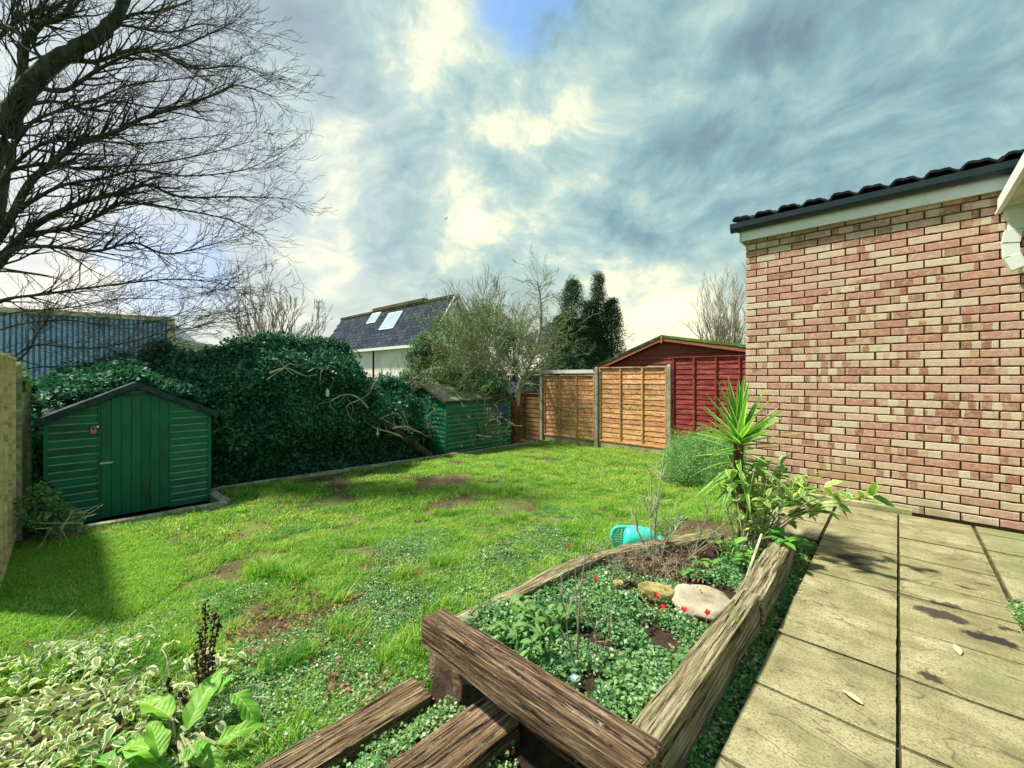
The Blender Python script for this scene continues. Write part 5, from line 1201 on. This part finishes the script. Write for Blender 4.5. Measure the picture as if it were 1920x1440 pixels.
# pale leaved shrub round it
sh = thing('variegated_shrub', yb+Vector((.12, -.05, 0)), 'light green and cream leaved shrub growing round the foot of the yucca', 'shrub')
em = [leaf_mesh(M['elae'], .092, .052, 6, 4, 'oval', .25, .3, .03), leaf_mesh(M['elae'], .112, .06, 6, 4, 'oval', .45, .2, .04)]
mb = MB(); cnt = 0
for k in range(44):
    a = random.uniform(0, 6.283); el = random.uniform(.15, 1.35); L = random.uniform(.26, .62); b = yb+Vector((random.gauss(.08, .07), random.gauss(-.02, .07), 0))
    tgt = b+Vector((math.cos(a)*math.cos(el)*L+.10, math.sin(a)*math.cos(el)*L*.8, .27+math.sin(el)*L*.78)); mid = (b+tgt)/2+Vector((0, 0, .08)); q = smoothline([b, mid, tgt], 5); mb.tube(q, [.006-.0004*i for i in range(len(q))], 4)
    for i in range(2, len(q)):
        for _ in range(1 if i < 5 else 2):
            if cnt > 285: break
            cnt += 1; d = (q[i]-q[i-1]).normalized()*.5+Vector((random.gauss(0, .6), random.gauss(0, .6), random.gauss(.15, .4))); o = piece('leaf', random.choice(em), sh, q[i], aim(d, random.gauss(0, .5))); s = random.uniform(.65, 1.15); o.scale = (s, s, s)
part('stems', mb, M['palebark'], sh, kind='stuff')
# broad leaves low in the bed and over the far sleeper
def rosette(name, base, n, me, label, L=(.8, 1.2), el=(.15, 1.0), spread_=.03, cat='plant', stalk=None, az=None):
    t = thing(name, base, label, cat); mb = MB()
    for k in range(n):
        a = az[k] if az else k*2.4+random.gauss(0, .3); e = random.uniform(*el); d = Vector((math.cos(a)*math.cos(e), math.sin(a)*math.cos(e), math.sin(e))); b = Vector(base)+Vector((random.gauss(0, spread_), random.gauss(0, spread_), 0))
        s = random.uniform(*L); st = b
        if stalk: st = b+d*stalk*random.uniform(.5, 1.2)+Vector((0, 0, stalk*.3)); mb.tube([b, (b+st)/2+Vector((0, 0, .01)), st], .004, 4)
        o = piece('leaf', random.choice(me), t, st, aim((d.x, d.y, d.z*.6), random.gauss(0, .25))); o.scale = (s, s, s)
    if stalk: part('stalks', mb, M['greentwig'], t)
    return t
hm = [leaf_mesh(M['helle'], .12, .065, 7, 4, 'oval', .35, .25, .03), leaf_mesh(M['helle'], .10, .07, 7, 4, 'oval', .5, .2, .04)]
rosette('broad_leaved_plant', at_z(1375, 1045, -.03), 16, hm, 'broad leaved green plant inside the bed left of the yucca stem', (.6, 1.1), (.2, 1.1), .05, stalk=.06)
rosette('broad_leaved_plant', at_z(1470, 1020, .13), 9, hm, 'bright leaves spilling over the far end of the patio side sleeper', (.7, 1.15), (.1, .8), .03, stalk=.04)
rosette('broad_leaved_plant', at_z(1320, 1065, -.03), 12, hm, 'low leafy clump in the middle of the bed behind the stones', (.4, .8), (.2, .9), .05, stalk=.04)
dm = [leaf_mesh(M['droop'], .075, .026, 5, 2, 'oval', .6, .2), leaf_mesh(M['droop'], .06, .03, 5, 2, 'oval', .5, .2)]
t = thing('leafy_perennial', at_z(990, 1200, -.02), 'drooping light green perennial in the front left corner of the raised bed', 'plant'); mb = MB()
for k in range(30):
    b = at_z(random.uniform(940, 1050), random.uniform(1160, 1260), -.02); tp = b+Vector((random.gauss(0, .04), random.gauss(0, .04), random.uniform(.06, .16))); q = smoothline([b, (b+tp)/2, tp], 3); mb.tube(q, .003, 4)
    for i in range(2, len(q)):
        for _ in range(2): o = piece('leaf', random.choice(dm), t, q[i], aim((random.gauss(0, 1), random.gauss(0, 1), random.gauss(-.1, .5)), random.gauss(0, .4))); s = random.uniform(.6, 1.1); o.scale = (s, s, s)
part('stems', mb, M['greentwig'], t, kind='stuff')
# dock plant bottom left
dk = [leaf_mesh(M['dock'], .20, .082, 18, 8, 'oval', .35, .25, .10), leaf_mesh(M['dock'], .17, .085, 18, 8, 'oval', .6, .15, .13), leaf_mesh(M['dock'], .15, .075, 18, 8, 'oval', .2, .35, .10)]
t = thing('dock_plant', on_lawn(330, 1400), 'big soft bright green dock leaves at the bottom left', 'plant'); mb = MB(); b0 = on_lawn(330, 1400)
for (u0, v0, u1, v1, z0, z1, s, k) in ((350, 1370, 405, 1265, .10, .20, 1.0, 0), (405, 1395, 490, 1350, .10, .12, .85, 1), (435, 1300, 490, 1345, .14, .08, .75, 1), (400, 1305, 440, 1262, .16, .18, .6, 2), (300, 1420, 235, 1380, .14, .16, .8, 1), (300, 1420, 285, 1350, .14, .18, .9, 2), (270, 1425, 320, 1440, .12, .10, .7, 1), (320, 1345, 255, 1320, .12, .10, .6, 2), (350, 1400, 400, 1440, .1, .06, .8, 0), (340, 1430, 400, 1390, .1, .1, .7, 2), (230, 1440, 160, 1430, .08, .05, .8, 0), (375, 1330, 360, 1290, .1, .14, .5, 2), (260, 1440, 230, 1400, .08, .1, .7, 1), (350, 1440, 300, 1470, .1, .1, .8, 0), (425, 1290, 430, 1262, .12, .16, .6, 1), (300, 1340, 275, 1325, .1, .1, .6, 1), (200, 1425, 150, 1438, .05, .04, .7, 2), (370, 1420, 375, 1385, .12, .15, .6, 1), (260, 1400, 220, 1385, .1, .09, .6, 0), (410, 1425, 395, 1450, .06, .03, .7, 0)):
    a = at_z(u0, v0, -.3+z0); b = at_z(u1, v1, -.3+z1); d = b-a; L = d.length; o = piece('leaf', dk[k], t, a, aim(d+Vector((0, 0, .3*L)), random.gauss(0, .2))); q = min(1.5, L/.16)*.95; o.scale = (q*.95, q, q); mb.tube([b0+Vector((0, 0, 0)), (b0+a)/2+Vector((0, 0, .05)), a], .005, 5)
part('stalks', mb, M['greentwig'], t)
# dried brown flower spike
mb = MB()
for (u, v0, v1) in ((372, 1290, 1215), (385, 1270, 1130), (392, 1260, 1150), (378, 1240, 1180), (400, 1235, 1165), (320, 1300, 1270), (347, 1320, 1290)):
    a = at_z(u, v0+60, -.3); b = Vector((a.x, a.y, a.z)) ; H = (v0+60-v1)/F*depth(a)*.95; q = smoothline([a, a+Vector((random.gauss(0, .01), random.gauss(0, .01), H*.5)), a+Vector((random.gauss(0, .015), random.gauss(0, .015), H))], 6); mb.tube(q, .003, 4)
    for p in q[3:]:
        for _ in range(5): c_ = p+Vector((random.gauss(0, .006), random.gauss(0, .006), random.gauss(0, .012))); mb.box(c_, (.008, .008, .008), random.random()*3)
single('seed_spikes', mb, mat('dark dry seed', [(.03, .012, .01), (.08, .03, .02)], 30, coord='World'), on_lawn(385, 1300), 'dark brown dried seed spikes standing above the dock leaves', 'seed heads')
# variegated trailing plant
vm_ = [leaf_mesh(M['vinca'], .048, .031, 6, 4, 'oval', .35, .5, .05), leaf_mesh(M['vinca'], .040, .027, 6, 4, 'oval', .7, .35, .08), leaf_mesh(M['vinca'], .034, .028, 6, 4, 'oval', -.2, .6, .05)]
t = thing('variegated_periwinkle', on_lawn(120, 1300), 'sprawling cream edged trailing plant in the bottom left corner', 'plant'); mb = MB(); rest_ = MB(); cnt = 0
Pv = []; 
def vin_ok(u, v): return v > 1180+max(0, (u-120))*.08 and v > 1235-u*.33 and u < 480-(v-1150)*.35
cands = []
while len(cands) < 620:
    u = random.uniform(-40, 470); v = random.uniform(1150, 1500)
    if vin_ok(u, v):
        z = -.30+random.uniform(.03, .15)*(1-.4*ss(150, 420, u))
        if random.random() < (1. if u < 280 else .45): cands.append((at_z(u, v, z), v))
cands.sort(key=lambda c_: -c_[0].z)
for i, (p, v) in enumerate(cands):
    d = Vector((random.gauss(0, 1), random.gauss(0, 1), random.gauss(0, .35))); s = random.uniform(.55, 1.45)
    if i < 280: o = piece('leaf', random.choice(vm_), t, p, aim(d, random.gauss(0, .5))); o.scale = (s, s, s)
    else: Pv.append((p, aim(d, random.gauss(0, .5)), s))
V = []; U = []; Fq = []; src = vm_[0]; sv = A([tuple(q.co) for q in src.vertices]); su = A([tuple(q.vector) for q in src.attributes['luv'].data]); sf = A([tuple(q.vertices) for q in src.polygons])
for p, e, s in Pv:
    mt = A(e.to_matrix()); Fq.append(sf+len(V)*len(sv)); V.append((sv*s)@mt.T+A(p)-A(wloc(t))); U.append(su)
stuff(link('foliage', np_mesh('foliage', np.concatenate(V), np.concatenate(Fq), M['vinca'], np.repeat(rng.random(len(Pv)), len(sv)), np.concatenate(U)), t))
for k in range(60):
    u = random.uniform(0, 420); v = random.uniform(1200, 1430)
    if not vin_ok(u, v): continue
    a = at_z(u, v, -.26); d = Vector((random.gauss(0, .12), random.gauss(0, .12), random.uniform(0, .1))); mb.tube(smoothline([a, a+d*.5+Vector((0, 0, .04)), a+d*1.2], 3), .0022, 4)
part('stems', mb, M['palebark'], t, kind='stuff')

# ------------------------------------------------------------ things in the bed
def canes(label, specs, m, name='dead_canes', cat='stems', r=.004, loc=None, twigs=0):
    mb = MB(); tw = MB()
    for (u0, v0, z0, u1, v1) in specs:
        a = at_z(u0, v0, z0); Y = depth(a); b = at_Y(u1, v1, Y+random.uniform(-.03, .03)); q = smoothline([a, (a+b)/2+Vector((random.gauss(0, .01), random.gauss(0, .01), 0)), b], 5); mb.tube(q, [r*(1-.05*i) for i in range(len(q))], 5)
        for k in range(twigs):
            i = random.randint(3, len(q)-1); tree_tubes(mb, tw, q[i], Vector((random.gauss(0, .6), random.gauss(0, .6), 1)), .12, r*.6, 0, 1, .6, 0, .05, (2, 3), .5, .15, 4, .001, .0005)
    mb.v += []; off = len(mb.v); mb.f += [tuple(i+off for i in f) for f in tw.f]; mb.v += tw.v
    p = at_z(specs[0][0], specs[0][1], specs[0][2]); return single(name, mb, m, p, label, cat)
canes('upright thin bare rose canes in the front of the raised bed', [(1082, 1262, -.03, 1062, 1150), (1082, 1262, -.03, 1100, 1020), (1085, 1200, -.03, 1078, 1060), (1062, 1150, .1, 1050, 1110), (1120, 1230, -.03, 1090, 1130), (1130, 1240, -.03, 1150, 1170)], M['browntwig'], r=.005, twigs=3)
canes('grey leafless twiggy stems standing beside the turquoise can', [(1220, 1030, -.05, 1222, 880), (1225, 1030, -.05, 1240, 890), (1215, 1030, -.05, 1190, 960), (1225, 1030, -.05, 1245, 850), (1220, 1030, -.05, 1205, 930), (1230, 1030, -.05, 1275, 980)], M['palebark'], r=.006, twigs=6)
canes('arching dry brown stems in the back of the raised bed', [(1300, 1040, -.05, 1330, 950), (1280, 1040, -.05, 1240, 1000), (1300, 1035, -.05, 1370, 970), (1260, 1040, -.05, 1200, 1010), (1310, 1040, -.05, 1360, 1000), (1240, 1050, -.05, 1260, 990), (1290, 1050, -.05, 1345, 1010)], M['browntwig'], r=.006, twigs=5)
mb = MB(); mb.tube([at_z(1395, 1098, .02), at_Y(1428, 1002, 2.75)], .008, 6); single('garden_cane', mb, M['palebark'], at_z(1395, 1098, 0), 'straight pale stake leaning against the patio side sleeper', 'stake')
t = thing('dead_shrub', at_z(1210, 1075, -.05), 'low dead brown twiggy shrub in the shaded back half of the bed', 'shrub'); a = MB(); b = MB()
for k in range(60):
    p = at_z(random.uniform(1130, 1300), random.uniform(1045, 1100), -.05); tree_tubes(a, b, p, (random.gauss(0, .8), random.gauss(0, .8), .7), .11, .004, 0, 2, .7, 0, .03, (3, 5), .6, .25, 4, .0012, .0036)
part('twigs', a, M['browntwig'], t, kind='stuff'); part('twigs', b, M['browntwig'], t, kind='stuff')
V, Fq, rn = leafcloud(A([tuple(at_z(random.uniform(1130, 1320), random.uniform(1045, 1110), random.uniform(-.05, .04))) for i in range(400)]), np.tile([0, 0, 1.], (400, 1)), .02, .01, 1.)
stuff(link('dead_foliage', np_mesh('dead_foliage', V-A(wloc(t)), Fq, M['dead'], rn), t))
def rock(u, v, z, d, label, m):
    import bmesh
    bm = bmesh.new(); bmesh.ops.create_icosphere(bm, subdivisions=4, radius=1)
    for q in bm.verts:
        n = q.co.copy(); k = max(abs(n.x), abs(n.y), abs(n.z)); q.co = n*(.72+.28*k**-.6*.9)*(1+.13*mnoise.noise(n*1.7+Vector((u, v, 0)))+.05*mnoise.noise(n*5)); q.co.z = min(q.co.z, .62+.05*mnoise.noise(n*4)); q.co = Vector((q.co.x*d[0], q.co.y*d[1], q.co.z*d[2]))
    me = bpy.data.meshes.new('rock'); bm.to_mesh(me); bm.free(); me.materials.append(m); me.shade_smooth(); p = at_z(u, v, z); o = link('rock', me, None, p, (.1, .05, .4)); tag(o, label, 'stone', 'stones in the raised bed')
rock(1316, 1130, -.02, (.16, .15, .06), 'large flat pale stone against the patio side sleeper in the bed', M['stone'])
rock(1232, 1112, -.01, (.11, .06, .06), 'yellow lichen covered stone left of the big pale stone', M['ystone'])
rock(1160, 1095, -.01, (.035, .03, .025), 'small yellowish stone at the middle of the bed', M['ystone'])
# red cyclamen like flowers
pm = leaf_mesh(M['petal'], .026, .015, 3, 2, 'oval', -.3, .2)
for i, (u, v, lab, ht) in enumerate(((1066, 1026, 'single red flower nearest the lawn, tallest above the bed', .22), (1117, 1090, 'red flower beside the dead shrub left of the stones', .08), (1230, 1120, 'red flower in front of the yellow stone, upper of the pair', .07), (1243, 1142, 'red flower just below the yellow stone, lower of the pair', .07), (1283, 1147, 'red flower before the large pale stone', .06), (1326, 1153, 'red flower closest to the patio side sleeper', .06))):
    zt = -.03+ht; p = at_z(u, v, zt); t = thing('red_flower', Vector((p.x, p.y, -.04)), lab, 'flower', 'red flowers in the raised bed')
    mb = MB(); mb.tube([Vector((p.x, p.y, -.05)), p-Vector((.004, .003, .03)), p], .0018, 4); part('stalk', mb, M['greentwig'], t)
    for k in range(7):
        a = k*.9+random.random(); o = piece('petal', pm, t, p, aim((math.cos(a), math.sin(a), random.uniform(.2, 1.4)))); s = random.uniform(.75, 1.2); o.scale = (s, s, s)
# little solar light
p = at_z(1078, 1282, .0); t = thing('solar_light', p+Vector((0, 0, -.05)), 'small round metal topped solar light behind the front sleeper', 'light')
mb = MB(); mb.tube([p+Vector((0, 0, -.05)), p+Vector((0, 0, .012))], .016, 10); part('stem', mb, M['palebark'], t)
mb = MB(); mb.tube([p+Vector((0, 0, .012)), p+Vector((0, 0, .024))], .021, 16); part('head', mb, M['metal'], t); mb = MB(); mb.box(p+Vector((0, 0, .0262)), (.022, .022, .003)); part('panel', mb, M['glass'], t)
# turquoise watering can lying beside the bed
def can():
    b = on_lawn(1188, 1042); b.z = ground_z(b.x, b.y); right = Vector((cT, sT, 0)); fw = Vector((-sT, cT, 0)); up = Vector((0, 0, 1))
    t = thing('watering_can', b, 'turquoise plastic watering can lying on the lawn beside the raised bed', 'watering can')
    c0 = b+up*.13-right*.10; ax = (right*1.0-up*.10).normalized()
    mb = MB(); prof = [(0, .055), (.01, .085), (.04, .105), (.12, .112), (.20, .105), (.25, .095), (.275, .08), (.285, .03)]
    mb.tube([c0+ax*x for x, r in prof], [r for x, r in prof], 20); part('body', mb, M['teal'], t, smooth=True)
    mb = MB(); mb.tube([c0+ax*.285, c0+ax*.31, c0+ax*.34], [.03, .028, .05], 12); part('neck', mb, M['teal'], t, smooth=True)
    mb = MB(); q = smoothline([c0+ax*.03+up*.09, c0-ax*.06+up*.075, c0-ax*.095+up*.0, c0-ax*.07-up*.07, c0+ax*.02-up*.095], 5); mb.tube(q, .018, 8); part('handle', mb, M['teal'], t, smooth=True)
    for k in range(6):
        mb = MB(); a = -.055+.022*k; mb.tube([c0-ax*.075+up*a, c0+ax*.01+up*a], .006, 5); part('handle_rib', mb, M['teal'], t)
can()
# small things: leaf litter pieces on the patio, a bird
lm = leaf_mesh(mat('pale dead leaf', [(.35, .33, .2), (.5, .45, .3)], 20, coord='World'), .07, .03, 5, 2, 'oval', -.15, .5)
o = link('fallen_leaf', lm, None, at_z(1618, 1321, .006), (0, 0, 1.2)); tag(o, 'curled grey green dead leaf lying on the patio', 'leaf')
o = link('feather', lm.copy(), None, at_z(1800, 1228, .006), (0, 0, .2)); tag(o, 'small slim pale feather on the patio slabs at the right', 'feather')
mb = MB(); p = at_Y(836, 410, 40); mb.quadv(p, p+Vector((.25, .1, .14)), p+Vector((.08, .1, 0))); mb.quadv(p, p+Vector((-.05, .1, -.03)), p+Vector((-.22, -.1, .16))); mb.tube([p+Vector((-.02, 0, -.14)), p, p+Vector((.02, .0, .10))], [.01, .05, .02], 6); single('bird', mb, M['black'], p, 'tiny dark bird flying in the cloudy sky', 'bird')
